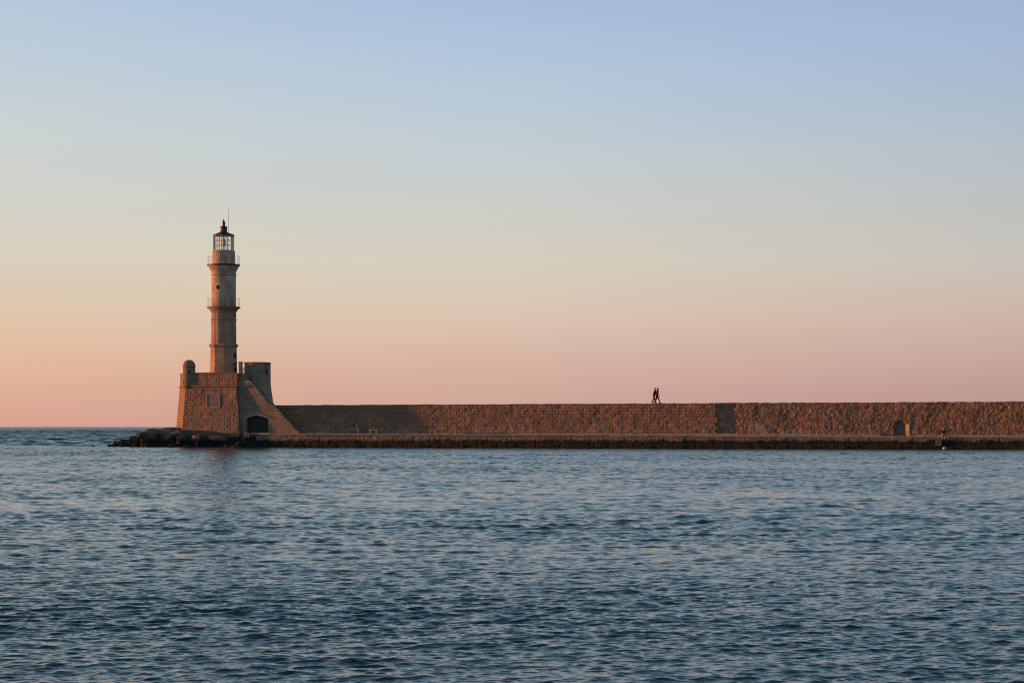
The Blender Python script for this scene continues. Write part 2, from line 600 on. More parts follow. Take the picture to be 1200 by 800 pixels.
cam = bpy.data.cameras.new('camera')
cam.sensor_width = 36; cam.lens = 75; cam.shift_y = 100 / 1200
cam.clip_start = 0.5; cam.clip_end = 60000
co = bpy.data.objects.new('camera', cam)
COL.objects.link(co)
co.location = (0, 0, EYE); co.rotation_euler = (R(90), 0, 0)
SC.camera = co
SC.view_settings.view_transform = 'Standard'
SC.view_settings.look = 'None'
SC.view_settings.exposure = 0.322
SC.view_settings.gamma = 1.0
SC.render.engine = 'CYCLES'
SC.cycles.use_denoising = False
SC.cycles.filter_width = 1.1
SC.cycles.max_bounces = 6
SC.cycles.transparent_max_bounces = 12


# ------------------------------------------------------------------ sea
def sea():
    near = []
    y = -40.0
    while y < 13:
        near.append(y)
        y += 0.35 if y < 8 else 0.12
    while y < 262:
        near.append(y)
        y += min(max(3.8e-5 * y * y, 0.018), 0.15)
    while y < 430:
        near.append(y)
        y += 0.3
    while y < 1500:
        near.append(y)
        y *= 1.0018
    far = []
    while y < 40000:
        far.append(y)
        y *= 1.012
    rows = np.array(near + far, np.float32)
    step = np.diff(rows, append=rows[-1] * 1.012)
    # fine columns in the middle, coarser ones far out to both sides
    mid_ = np.linspace(-1, 1, 1050)
    wide = np.linspace(0.012, 1, 70) ** 1.4
    flare = np.concatenate([-wide[::-1], np.zeros(1050), wide]).astype(np.float32)
    s = np.concatenate([-np.ones(70), mid_, np.ones(70)]).astype(np.float32) * 0.31
    ncol = len(s)
    # the sheet flares out towards us so that it stays under the camera and beside it
    X = s[None, :] * (np.maximum(rows[:, None], 14.0) + 6.0) + flare[None, :] * (45.0 + 0.9 * np.maximum(rows[:, None], 0))
    Y = np.repeat(rows[:, None], ncol, 1).astype(np.float32)
    Z = np.zeros_like(X); DX = np.zeros_like(X); DY = np.zeros_like(X)
    rg = np.random.default_rng(11)
    nw = 260
    lam = np.exp(rg.uniform(math.log(0.085), math.log(4.0), nw))
    th = rg.normal(R(-80), R(29), nw)
    wgt = np.exp(-((np.log(lam) - math.log(0.21)) ** 2) / (2 * 0.95 ** 2))
    wgt = wgt + 0.16 * np.exp(-((np.log(lam) - math.log(2.2)) ** 2) / (2 * 0.40 ** 2))
    wgt = wgt / math.sqrt((wgt ** 2).sum() / 2)
    RMS = 0.19
    keeps = [np.clip(2.0 - step / (l_ / 3.0), 0, 1) for l_ in lam]
    left_ = sum((w_ * k_) ** 2 for w_, k_ in zip(wgt, keeps)) / (wgt ** 2).sum()
    boost = np.minimum(1.0 / np.sqrt(np.maximum(left_, 1e-4)), 1.45)
    for i in range(nw):
        k = 2 * math.pi / lam[i]
        kx, ky = k * math.cos(th[i]), k * math.sin(th[i])
        ph = rg.uniform(0, 2 * math.pi)
        keep = keeps[i]
        n = int(np.count_nonzero(keep))
        amp = (RMS * wgt[i] / k * keep[:n] * boost[:n]).astype(np.float32)[:, None]
        p = kx * X[:n] + ky * Y[:n] + np.float32(ph)
        sn = np.sin(p) * amp
        Z[:n] += amp * np.cos(p)
        DX[:n] -= np.float32(0.8 * math.cos(th[i])) * sn
        DY[:n] -= np.float32(0.8 * math.sin(th[i])) * sn
    # gusts: broad patches of rougher and calmer water
    gust = 0.52 + 0.96 * fbm(X / 13.0, Y / 9.0, 5, 4).astype(np.float32)
    calm = 1.0 - 0.55 * np.exp(-((X - 9.0) / 2.6) ** 2 - ((Y - 72 + 0.4 * (X - 9)) / 2.6) ** 2)
    Z *= gust * calm
    # outside the shelter of the mole the sea is rougher
    j0 = int(np.searchsorted(rows, 247.0)); j1 = int(np.searchsorted(rows, 1500.0))
    op = sstep(248, 268, rows[j0:j1])[:, None].astype(np.float32)
    for i in range(32):
        lm = math.exp(rg.uniform(math.log(1.3), math.log(13.0))); t_ = rg.normal(R(-80), R(30)); k = 2 * math.pi / lm
        ok = np.clip(2.0 - step[j0:j1] / (lm / 2.6), 0, 1)[:, None].astype(np.float32)
        Z[j0:j1] += op * ok * np.float32(0.052 / k) * np.cos(np.float32(k * math.cos(t_)) * X[j0:j1] + np.float32(k * math.sin(t_)) * Y[j0:j1] + np.float32(rg.uniform(0, 6.28)))
    co_ = np.stack([X + DX * gust * calm, Y + DY * gust * calm, Z], -1)
    nr = len(rows)
    me = bpy.data.meshes.new('sea')
    nvt = nr * ncol
    idx = np.arange(nvt, dtype=np.int32).reshape(nr, ncol)
    q = np.stack([idx[:-1, :-1], idx[:-1, 1:], idx[1:, 1:], idx[1:, :-1]], -1).reshape(-1, 4)
    nf = len(q)
    me.vertices.add(nvt)
    me.vertices.foreach_set('co', co_.astype(np.float32).ravel())
    me.loops.add(nf * 4)
    me.loops.foreach_set('vertex_index', q.ravel())
    me.polygons.add(nf)
    me.polygons.foreach_set('loop_start', np.arange(0, nf * 4, 4, dtype=np.int32))
    me.polygons.foreach_set('use_smooth', np.ones(nf, bool))
    me.update(calc_edges=True)
    me.materials.append(M['sea'])
    o = bpy.data.objects.new('sea', me)
    COL.objects.link(o)
    tag(o, kind='structure')
    # sea bed: the ground sheet under everything
    b = MB()
    b.add([[-42000, -400, -6], [42000, -400, -6], [42000, 42000, -6], [-42000, 42000, -6]], [[0, 1, 2, 3]])
    tag(b.build('sea_bed', M['rock']), kind='structure')


sea()


# ------------------------------------------------------------------ quay and sea wall
def prom(t):
    return 1.57 - 0.0033 * t


D_EDGE = -3.8


def quay():
    t = np.arange(-2.5, 131, 0.11)
    prof = [(-0.2, -1.2), (-0.12, -0.6)] + [(-0.12 + 0.10 * s, -0.5 + s * 1.78) for s in np.linspace(0, 1, 22)]
    prof = np.array(prof)
    T, K = np.meshgrid(t, np.arange(len(prof)), indexing='ij')
    d = D_EDGE + prof[K, 0]
    zf = (prof[K, 1] + 1.2) / 2.48
    z = -1.2 + zf * (prom(T) - 0.14 + 1.2)
    rough = (fbm(T * 1.1, z * 1.5, 31, 5) - 0.5) * 0.16 * sstep(1.5, 0.4, z) + (fbm(T * 4, z * 4, 33, 3) - 0.5) * 0.05
    joint, e = brick(T, z, 2.2, 0.62)
    rough = rough + (joint - 0.5) * 0.05 - 0.05 * (e < 0.06)
    d = d - rough * (zf < 0.97)
    # footing rubble at the waterline
    d = d - 0.22 * sstep(0.45, -0.1, z) * vnoise(T * 0.9, z * 0, 37)
    P = O + T[..., None] * U + d[..., None] * V
    P[..., 2] = z
    b = MB()
    b.grid(P, np.stack([T, z], -1))
    # body behind the face
    b.prism([W(-2.5, D_EDGE - 0.02, -1.2), W(131, D_EDGE - 0.02, -1.2), W(131, 0.6, -1.2), W(-2.5, 0.6, -1.2)], [0, 0, 0.4])
    # paved top
    tt = np.arange(-2.5, 131.5, 1.0)
    dd = np.linspace(D_EDGE + 0.45, 0.6, 8)
    T2, D2 = np.meshgrid(tt, dd, indexing='ij')
    P2 = O + T2[..., None] * U + D2[..., None] * V
    P2[..., 2] = prom(T2) - 0.01 + 0.015 * vnoise(T2, D2, 3)
    b.grid(P2, np.stack([T2, 3 + D2 * 0 + prom(T2)], -1))
    tag(b.build('promenade', M['quay']), kind='structure')
    # edge coping of long slabs
    b = MB()
    x = -2.5
    rr = random.Random(4)
    while x < 130:
        L = rr.uniform(1.3, 2.4)
        dz = rr.uniform(-0.015, 0.015); dd = rr.uniform(-0.02, 0.03)
        z0 = prom(x); z1 = prom(x + L)
        b.prism([W(x + 0.01, D_EDGE - 0.09 + dd, z0 - 0.13 + dz), W(x + L - 0.01, D_EDGE - 0.09 + dd, z1 - 0.13 + dz),
                 W(x + L - 0.01, D_EDGE - 0.09 + dd, z1 + dz), W(x + 0.01, D_EDGE - 0.09 + dd, z0 + dz)], V * 0.55)
        x += L
    tag(b.build('promenade_edge', M['coping']), kind='structure')


quay()

T_STEP = tp(842)          # the repaired half of the wall stands half a metre proud
NICHE0, NICHE1 = tp(1047.5, 0.5), tp(1065.5, 0.5)


def wall_top(t):
    return 4.80 + 0.0018 * t + 0.02 * (fbm(t * 0.5, t * 0, 51, 3) - 0.5) * 2


def sea_wall():
    root = empty('harbour_wall', W(40, 2, 0.9))
    tag(root, 'long stone harbour wall along the waterside promenade, squared blocks at left and rubble at right', 'wall')

    def section(name, t0, t1, dfront, kind, mat):
        t = np.arange(t0, t1, 0.075)
        n_f = 52
        prof = [(0.0, s, 0) for s in np.linspace(0, 1, n_f)] + [(0.35, 1.0, 1), (2.0, 1.0, 2), (5.0, 1.0, 2), (5.0, 0.0, 2)]
        prof = np.array(prof)
        T, K = np.meshgrid(t, np.arange(len(prof)), indexing='ij')
        zt0 = 0.9
        top = wall_top(T)
        z = zt0 + prof[K, 1] * (top - zt0)
        back = prof[K, 0]
        isf = (K < n_f)
        lean = (z - zt0) * 0.035
        if kind == 'ashlar':
            rid, e = brick(T, z, 0.72, 0.335)
            tooth = np.where(_hash(np.floor(z / 0.335), np.floor(z / 0.335) * 0, 91) > 0.45, 0.12, 0.34) * (0.7 + 0.6 * vnoise(z * 3.0, z * 0, 93))
            torn = np.where(T > t1 - tooth, 0.26, 0.0)
            disp = -torn * (z < 4.95) + (rid - 0.5) * 0.035 - 0.028 * (e < 0.03) + (fbm(T * 2.2, z * 2.2, 61, 5) - 0.5) * 0.085 + (fbm(T * 0.35, z * 0.5, 62, 2) - 0.5) * 0.10
        else:
            rid, e = rubble(T, z, 0.30)
            disp = (rid - 0.5) * 0.045 + 0.02 * sstep(0, 0.10, e) + (fbm(T * 2.5, z * 2.5, 63, 5) - 0.5) * 0.075 + (fbm(T * 0.3, z * 0.4, 64, 3) - 0.5) * 0.26
        disp = np.where(isf, disp, 0)
        # broken top edge
        z = z + np.where(K >= n_f - 2, (vnoise(T * (1.05 if kind == 'ashlar' else 2.2), T * 0, 66) - 0.5) * (0.04 if kind == 'ashlar' else 0.07), 0) * (back < 1)
        dd = dfront + back + lean * isf - disp
        if kind != 'ashlar':
            # arched niche with a splayed right cheek
            a0, a1 = NICHE0, NICHE1
            mid = (a0 + a1 - 0.48) / 2
            zb = prom(T)
            head = 2.36 + 0.42 * np.sqrt(np.clip(1 - ((T - mid) / ((a1 - a0 - 0.48) / 2)) ** 2, 0, 1)) + 0.12
            inside = (T > a0) & (T < a1) & (z < np.where(T < a1 - 0.48, head, 2.62))
            dep = np.where(T < a1 - 0.48, 0.27, 0.27 * (a1 - T) / 0.48)
            dd = dd + np.where(inside & isf, dep, 0)
        P = O + T[..., None] * U + dd[..., None] * V
        P[..., 2] = z
        pale = np.zeros(T.shape)
        px = 600 + F * P[..., 0] / P[..., 1]
        if kind == 'ashlar':
            nb = fbm(T * 0.9, z * 1.6, 71, 5)
            pale = 0.55 * sstep(0.52, 0.72, nb) * sstep(3.6, 1.8, z)
            stone = (_hash(np.floor((T + 0.36 * (np.mod(np.floor(z / 0.335), 2) == 0)) / 0.72), np.floor(z / 0.335), 77) > 0.985)
            pale = np.maximum(pale, 0.4 * stone * (z < 4.4))
        else:
            nb = fbm(T * 0.8, z * 1.2, 72, 5)
            # salt bloom low on the wall beside the step
            pale = 0.8 * sstep(0.40, 0.66, nb) * sstep(3.0, 2.2, z + (T - T_STEP - 6) * 0.05) * sstep(T_STEP + 13, T_STEP + 5, T)
            pale = np.maximum(pale, 0.8 * (rid > 0.95) * vnoise(T * 3, z * 3, 75))
        b = MB()
        b.grid(P, np.stack([T, z], -1), att=pale)
        n = len(prof)
        for kk, rev in ((0, False), (len(t) - 1, True)):
            ring = P[kk]
            pick = [0, n_f - 1, n_f + 2, n_f + 3]
            f = [0, 1, 2, 3]
            b.add(ring[pick], [f if rev else f[::-1]])
        o = b.build(name, mat, root)
        return o

    o = section('ashlar_wall', -4.0, T_STEP + 0.01, 0.0, 'ashlar', M['ashlar'])
    tag(o, 'repaired stretch of squared stone blocks')
    o = section('rubble_wall', T_STEP - 1.0, 131.0, 0.31, 'rubble', M['rubble'])
    tag(o, 'older stretch of rough rubble stones')
    # end face of the proud half
    # stone ledge along the foot
    b = MB()
    x = 3.0
    rr = random.Random(9)
    while x < 130:
        L = rr.uniform(1.2, 2.6)
        if not (NICHE0 - 0.2 < x + L and x < NICHE1 + 0.2):
            z0, z1 = prom(x), prom(x + L)
            h = 0.17 + rr.uniform(-0.025, 0.015)
            dq = rr.uniform(-0.03, 0.03)
            b.prism([W(x + 0.01, -0.42 + dq, z0 - 0.05), W(x + L - 0.02, -0.42 + dq, z1 - 0.05), W(x + L - 0.02, -0.42 + dq, z1 + h), W(x + 0.01, -0.42 + dq, z0 + h)], V * (1.0 if x > T_STEP else 0.5))
        x += L
    b.build('foot_ledge', M['coping'], root)
    # boarded back of the niche
    b = MB()
    for i in range(5):
        x0 = NICHE0 + 0.05 + i * 0.222
        b.prism([W(x0, 0.57, prom(x0) - 0.05), W(x0 + 0.215, 0.57, prom(x0) - 0.05), W(x0 + 0.215, 0.57, 2.82), W(x0, 0.57, 2.82)], V * 0.05)
    b.build('niche_door', M['grey_door'], root)
    b = MB()
    zq = prom(NICHE1) + 0.01
    b.prism([W(NICHE1 - 0.47, 0.55, zq), W(NICHE1 + 0.03, 0.275, zq), W(NICHE1 + 0.03, 0.75, zq), W(NICHE1 - 0.47, 0.75, zq)], [0, 0, 2.60 - zq])
    b.build('niche_cheek', M['pale'], root)
    # concrete repair on the quay below the angler
    return root


sea_wall()
b = MB()
t0, t1 = tp(1096, D_EDGE), tp(1103.5, D_EDGE)
b.prism([W(t0, D_EDGE - 0.30, 0.35), W(t1, D_EDGE - 0.30, 0.35), W(t1, D_EDGE - 0.22, 1.12), W(t0, D_EDGE - 0.22, 1.12)], V * 0.5)
tag(b.build('fender_block', plain('greenish_concrete', (0.075, 0.085, 0.072), 0.85, 0.35)), 'greenish grey block on the quay face beside the seated angler', 'fender')


# ------------------------------------------------------------------ rocky shore
def shore():
    xs = np.arange(-50, -22.5, 0.07); ys = np.arange(238.5, 262, 0.09)
    X, Y = np.meshgrid(xs, ys, indexing='ij')
    # ridge height along X and the line of the waterfront
    kx = np.array([-50, -47.0, -45.8, -43.4, -41.7, -40.2, -38.6, -37.0, -34.5, -31.5, -29, -26.5, -24.5, -22])
    kz = np.array([-0.8, -0.1, 0.30, 1.20, 1.95, 2.2, 2.05, 1.75, 1.55, 1.45, 1.35, 1.20, 0.9, 0.5])
    ky = np.array([247.5, 245.3, 244.6, 244.2, 244.0, 243.8, 243.4, 243.0, 242.4, 241.8, 241.2, 240.6, 240.2, 239.8])
    top = np.interp(X, kx, kz); fy = np.interp(X, kx, ky)
    fy = fy + (fbm(X * 0.5, X * 0, 81, 3) - 0.5) * 1.2
    s = np.clip((Y - fy) / 3.2, -1, 1)
    env = -1.0 + (top + 1.0) * sstep(-0.35, 0.9, s)
    back = sstep(262, 256, Y)
    env = -1.0 + (env + 1.0) * back
    H = env.copy() - 0.14
    rg = np.random.default_rng(5)
    for i in range(620):
        cx, cy = rg.uniform(-49, -23), rg.uniform(240, 257 if i % 3 else 247)
        r = rg.uniform(0.22, 0.75) * (1.2 if rg.random() < 0.2 else 1)
        ex = rg.uniform(0.7, 1.7)
        ang = rg.uniform(0, math.pi)
        i0, i1 = np.searchsorted(xs, [cx - 2.2 * r, cx + 2.2 * r]); j0, j1 = np.searchsorted(ys, [cy - 2.2 * r, cy + 2.2 * r])
        if i1 <= i0 or j1 <= j0: continue
        dx = X[i0:i1, j0:j1] - cx; dy = Y[i0:i1, j0:j1] - cy
        a = (dx * math.cos(ang) + dy * math.sin(ang)) / (r * ex); c = (-dx * math.sin(ang) + dy * math.cos(ang)) / r
        rr = np.sqrt(a * a + c * c) + (fbm((dx + cx) * 2.5, (dy + cy) * 2.5, 83, 3) - 0.5) * 0.7
        base = np.interp(cx, kx, kz)
        e0 = env[min(np.searchsorted(xs, cx), len(xs) - 1), min(np.searchsorted(ys, cy), len(ys) - 1)]
        tilt = rg.uniform(-0.3, 0.3) * dx + rg.uniform(-0.2, 0.2) * dy
        dome = e0 - 0.3 + r * 0.62 * np.power(np.clip(1 - rr ** 3, 0, 1), 0.5) + tilt
        dome = np.where(rr < 1, dome, -9)
        H[i0:i1, j0:j1] = np.maximum(H[i0:i1, j0:j1], np.minimum(dome, base + (0.22 if cx > -39 else 0.05)))
    H += (fbm(X * 3, Y * 3, 85, 4) - 0.5) * 0.22
    P = np.stack([X, Y, H], -1)
    b = MB()
    b.grid(P, np.stack([X, Y], -1))
    tag(b.build('rocky_shore', M['rock']), kind='structure')


shore()


def boulder(name, x, y, z, sx, sy, sz, seed, mat):
    n, m = 26, 18
    th = np.linspace(0, 2 * math.pi, n, endpoint=False); ph = np.linspace(0.02, math.pi - 0.02, m)
    rings = []
    rg = np.random.default_rng(seed)
    planes = [(rg.normal(size=3), rg.uniform(0.62, 0.9)) for _ in range(9)]
    planes = [(p / np.linalg.norm(p), q) for p, q in planes]
    for p in ph[::-1]:
        d = np.stack([np.sin(p) * np.cos(th), np.sin(p) * np.sin(th), np.full(n, math.cos(p))], 1)
        r = np.ones(n)
        for pn, q in planes:
            dp = d @ pn
            r = np.where(dp > q, np.minimum(r, q / np.maximum(dp, 1e-3)), r)
        r += 0.45 * (fbm(d[:, 0] * 2.5 + seed, d[:, 1] * 2.5 + d[:, 2] * 3, seed, 3) - 0.5)
        rings.append(d * r[:, None] * [sx, sy, sz] + [x, y, z])
    b = MB()
    b.loft(rings, True, False)
    return b.build(name, mat)


y1 = 244.1
o = boulder('boulder', (234 - 600) * y1 / F, y1, 0.95, 1.0, 0.7, 0.45, 3, M['pale_rock'])
tag(o, 'pale flat boulder below the fort, leftmost of the two pale ones', 'boulder', 'pale boulders on the rocky shore')
y1 = 243.7
o = boulder('boulder', (254 - 600) * y1 / F, y1, 0.85, 1.15, 0.7, 0.55, 8, M['pale_rock'])
tag(o, 'pale rounded boulder on the rocks midway along the front of the fort', 'boulder', 'pale boulders on the rocky shore')
y1 = 245.6
o = boulder('sea_rock', (109.5 - 600) * y1 / F, y1, -0.02, 0.30, 0.3, 0.13, 12, M['rock'])
tag(o, 'small dark rock just breaking the water off the tip of the shore', 'rock')


# ------------------------------------------------------------------ fort
A = np.array([-37.74, 246.75, 0]); C = np.array([-31.4, 245.1, 0]) - 0.5 * V
B_ = A + 6.1 * np.array([-0.26, 0.966, 0])
E_ = C + 8.5 * V
D_ = np.array([-34.5, 258.5, 0])
PLAN = [A, C, E_, D_, B_]


def offset_poly(pts, d):
    """d > 0 grows the (counter-clockwise) outline"""
    n = len(pts); out = []
    for i in range(n):
        p0, p1, p2 = pts[i - 1], pts[i], pts[(i + 1) % n]
        e1 = (p1 - p0) / np.linalg.norm(p1 - p0); e2 = (p2 - p1) / np.linalg.norm(p2 - p1)
        n1 = np.array([e1[1], -e1[0], 0]); n2 = np.array([e2[1], -e2[0], 0])
        bis = n1 + n2; bis /= np.linalg.norm(bis)
        out.append(p1 + bis * d / max(0.3, bis @ n1))
    return out


def at_z(pts, z):
    return [np.array([p[0], p[1], z]) for p in pts]


def skin(b, bl, br, tr, tl, w, h, amp, seed, step=0.08):
    nu = int(np.linalg.norm(br - bl) / step) + 2; nv = int(np.linalg.norm(tl - bl) / step) + 2
    s = np.linspace(0, 1, nu)[:, None, None]; q = np.linspace(0, 1, nv)[None, :, None]
    P = (bl * (1 - s) + br * s) * (1 - q) + (tl * (1 - s) + tr * s) * q
    nrm = np.cross(br - bl, tl - bl); nrm /= np.linalg.norm(nrm)
    ln = np.linalg.norm(br - bl)
    Ug = np.repeat(s[:, :, 0] * ln, nv, 1); Vg = P[..., 2]
    rid, e = brick(Ug, Vg, w, h)
    disp = (rid - 0.5) * amp - amp * 0.8 * (e < 0.03) + (fbm(Ug * 2.2, Vg * 2.2, seed, 5) - 0.5) * amp * 2.2 + (fbm(Ug * 0.4, Vg * 0.5, seed + 9, 2) - 0.5) * 0.09
    edge = np.minimum(np.minimum(s[:, :, 0], 1 - s[:, :, 0]) * ln, np.minimum(q[..., 0], 1 - q[..., 0]) * 5)
    disp = disp * sstep(0, 0.15, edge)
    b.grid(P + disp[..., None] * nrm, np.stack([Ug, Vg], -1))


def fort():
    root = empty('fort', [-34.5, 249, 1.2])
    tag(root, 'low battered stone fort under the lighthouse, with turret, stair and round tower', 'fort')
    zs = 7.02; zp = 8.48; z0 = 0.6
    bot = at_z(offset_poly(PLAN, 0.56), z0); top = at_z(PLAN, zs)
    b = MB()
    n = len(PLAN)
    for i in range(n):
        j = (i + 1) % n
        if i in (0, 4):
            skin(b, bot[i], bot[j], top[j], top[i], 0.8, 0.36, 0.035, 100 + i)
        else:
            b.add([bot[i], bot[j], top[j], top[i]], [[0, 1, 2, 3]])
    b.add(top, [list(range(n))])
    b.build('wall', M['fort'], root)
    # string course
    b = MB()
    o1 = at_z(offset_poly(PLAN, 0.13), zs - 0.12); o2 = at_z(offset_poly(PLAN, 0.16), zs + 0.05); o3 = at_z(offset_poly(PLAN, 0.02), zs + 0.12)
    o0 = at_z(offset_poly(PLAN, 0.0), zs - 0.2)
    b.loft([o0, o1, o2, o3], True)
    b.build('string_course', M['fort'], root)
    # parapet ring
    b = MB()
    inn = offset_poly(PLAN, -0.45)
    po, pi_ = at_z(offset_poly(PLAN, -0.02), zs + 0.1), at_z(inn, zs + 0.1)
    po2, pi2 = at_z(offset_poly(PLAN, -0.04), zp), at_z(inn, zp)
    for i in range(n):
        j = (i + 1) % n
        if i in (0, 4):
            skin(b, po[i], po[j], po2[j], po2[i], 0.8, 0.36, 0.03, 120 + i)
        else:
            b.add([po[i], po[j], po2[j], po2[i]], [[0, 1, 2, 3]])
        b.add([pi_[j], pi_[i], pi2[i], pi2[j]], [[0, 1, 2, 3]])
        b.add([po2[i], po2[j], pi2[j], pi2[i]], [[0, 1, 2, 3]])
    b.build('parapet', M['fort'], root)
    # parapet capping
    b = MB()
    ca, cb = offset_poly(PLAN, 0.03), offset_poly(PLAN, -0.5)
    for i in (0, 4):
        j = (i + 1) % n
        b.prism([np.append(ca[i][:2], zp + .003), np.append(ca[j][:2], zp + .003), np.append(cb[j][:2], zp + .003), np.append(cb[i][:2], zp + .003)], [0, 0, 0.09])
    b.build('parapet_cap', M['fort_grey'], root)

    # blind window on the front
    e = (C - A) / np.linalg.norm(C - A); nf = np.array([e[1], -e[0], 0])

    def front(px, py, proud=0.0):
        """point on the battered front at a pixel of the photograph, pushed out by proud"""
        for_z = 5.0
        p = None
        for _ in range(6):
            off = 0.56 * (zs - for_z) / (zs - z0) + proud
            base = A + nf * off
            k = (px - 600) / F
            s = (k * base[1] - base[0]) / (e[0] - k * e[1])
            p = base + s * e
            for_z = zt(py, p[1])
        return np.array([p[0], p[1], for_z])
    fr = empty_part('blind_window', root)
    c4 = [front(242.5, 477.5), front(257.5, 477.5), front(257.5, 461), front(242.5, 461)]
    w = np.linalg.norm((c4[1] - c4[0])[:2])

    def bar(p, q, wd, out, name, mat):
        b = MB()
        d = (q - p); d /= np.linalg.norm(d)
        sd = np.cross(nf, d); sd /= np.linalg.norm(sd)
        b.prism([p - sd * wd / 2 - nf * 0.12, q - sd * wd / 2 - nf * 0.12, q + sd * wd / 2 - nf * 0.12, p + sd * wd / 2 - nf * 0.12], nf * (0.12 + out))
        return b
    b = bar(c4[0], c4[1], 0.14, 0.075, '', None)
    for p, q in ((c4[1], c4[2]), (c4[2], c4[3]), (c4[3], c4[0])):
        bb = bar(p, q, 0.13, 0.076 if p is not c4[2] else 0.08, '', None)
        b.add(np.concatenate(bb.v), bb.f, bb.uv)
    b.build('frame', M['pale'], fr)
    b = MB()
    b.prism([p - nf * 0.12 for p in c4], nf * 0.14)
    b.build('infill', M['infill'], fr)

    # corner watch turret
    tu = empty_part('watch_turret', root)
    cy = 247.15
    cx = (221.6 - 600) / F * cy
    zd = zt(429.0, cy); ztp = zt(421.4, cy)
    r = 0.72
    prof = [(0.08, zs - 1.15), (0.25, zs - 0.85), (0.45, zs - 0.55), (0.66, zs - 0.22), (r + 0.05, zs - 0.08)]
    b = MB(); b.lathe((cx, cy), prof, 32); b.build('corbel', M['fort_grey'], tu)
    b = MB(); b.lathe((cx, cy), [(r + 0.02, zs - 0.07), (r, zs + 0.2), (r - 0.01, zd - 0.06)], 40, 0, True); b.build('drum', M['fort'], tu)
    b = MB()
    pr = [(r + 0.07, zd - 0.07), (r + 0.07, zd + 0.02)] + [(0.001 + (r - 0.0) * math.cos(a), zd + 0.03 + (ztp - zd - 0.03) * math.sin(a)) for a in np.linspace(0, math.pi / 2, 9)]
    b.lathe((cx, cy), pr, 40, 0, True); b.build('dome', M['fort'], tu)

    def plug(px, py, wpx, hpx, name, par, cc, rad, depth=0.06, arch=False):
        """solid plug coloured as the shade inside an opening, set on a round wall, facing where the pixel says"""
        k = (px - 600) / F
        # ray / circle
        aa = k * k + 1; bb_ = -2 * (cc[0] * k + cc[1]); c_ = cc[0] ** 2 + cc[1] ** 2 - rad * rad
        yy = (-bb_ - math.sqrt(max(bb_ * bb_ - 4 * aa * c_, 0))) / (2 * aa)
        P = np.array([k * yy, yy, 0]); nn = P - np.array([cc[0], cc[1], 0]); nn /= np.linalg.norm(nn)
        tg = np.array([-nn[1], nn[0], 0])
        if tg[0] < 0: tg = -tg
        w_ = wpx * yy / F / max(0.25, abs(tg[0])); h_ = hpx * yy / F
        zc = zt(py, yy)
        pts = []
        if arch:
            for a in np.linspace(0, 2 * math.pi, 20, endpoint=False):
                pts.append(P + tg * w_ / 2 * math.cos(a) + np.array([0, 0, zc + h_ / 2 * math.sin(a)]))
        else:
            for a, c in ((-1, -1), (1, -1), (1, 1), (-1, 1)):
                pts.append(P + tg * w_ / 2 * a + np.array([0, 0, zc + h_ / 2 * c]))
        b = MB()
        b.prism([p - nn * 0.35 for p in pts], nn * (0.35 + depth))
        return b.build(name, M['shade_plug'], par)
    fort.plug = plug
    plug(221.3, 435.3, 2.0, 3.2, 'window', tu, (cx, cy), r, 0.02)
    plug(227.3, 446.6, 3.0, 5.5, 'opening', tu, (cx, cy), r, 0.02, True)
    plug(215.2, 447.5, 1.2, 3.0, 'opening', tu, (cx, cy), r, 0.02)

    # ---- stair wing along the promenade
    st = empty_part('stair', root)
    d0 = -2.42
    def wp(px, py, d=d0):
        t = tp(px, d); y = (O + t * U + d * V)[1]
        return W(t, d, zt(py, y))
    tC = tp(279.5, d0)
    arch = []
    for s in np.linspace(0, 1, 13):
        px = 314.2 - s * 25.2
        arch.append(wp(px, 490.5 - 3.6 * math.sin(math.pi * s) ** 0.8))
    rj = random.Random(12)

    def ragged(p, q, n):
        """a worn, slightly stepped edge"""
        out = []
        for i in range(1, n):
            f = i / n
            x, y = p[0] + (q[0] - p[0]) * f, p[1] + (q[1] - p[1]) * f
            j = rj.uniform(-0.7, 0.7)
            g_ = 0.42 * (abs(q[0] - p[0]) / n)
            out.append(wp(x + g_ * rj.uniform(0.6, 1.0), y + j))
            out.append(wp(x - g_, y + j - 0.15))
        return out
    pts = [wp(279.3, 512), wp(289, 512)] + [arch[-1 - 0]] + arch[::-1][1:] + [wp(314.2, 512), wp(352, 512), wp(351, 508.5)] + ragged((351, 508.5), (321, 475.5), 9) + [wp(321, 475.2), wp(316, 472.8), wp(308.5, 467.5)] + ragged((308.5, 467.5), (291.0, 447.0), 5) + [wp(291.0, 447.0), wp(279.3, 447.0)]
    b = MB()
    b.prism(pts, V * 0.32)
    b.build('side_wall', M['fort_grey'], st)
    # coping on the raised rail
    b = MB()
    for (p, q) in (((288.0, 447.0), (291.5, 447.0)), ((291.5, 447.0), (309.0, 468.2))):
        a1, a2 = wp(*p, d0 - 0.05), wp(*q, d0 - 0.05)
        b.prism([a1 - [0, 0, .02], a2 - [0, 0, .02], a2 + [0, 0, 0.13], a1 + [0, 0, 0.13]], V * 0.46)
    b.build('coping', M['coping'], st)
    # flight
    b = MB()
    ns = 22
    pa, pb = wp(291, 455, d0 + 0.32), wp(350, 509, d0 + 0.32)
    ta, tb = tp(291, d0 + 0.32), tp(350, d0 + 0.32)
    for i in range(ns):
        x0 = ta + (tb - ta) * i / ns; x1 = ta + (tb - ta) * (i + 1) / ns
        zz = pa[2] + (pb[2] - pa[2]) * i / ns
        b.prism([W(x0, d0 + 0.33, 0.9), W(x1, d0 + 0.33, 0.9), W(x1, d0 + 0.33, zz), W(x0, d0 + 0.33, zz)], V * 1.9)
    b.prism([W(tC, d0 + 0.33, 0.9), W(ta, d0 + 0.33, 0.9), W(ta, d0 + 0.33, pa[2]), W(tC, d0 + 0.33, pa[2])], V * 1.9)
    b.build('flight', M['fort_grey'], st)
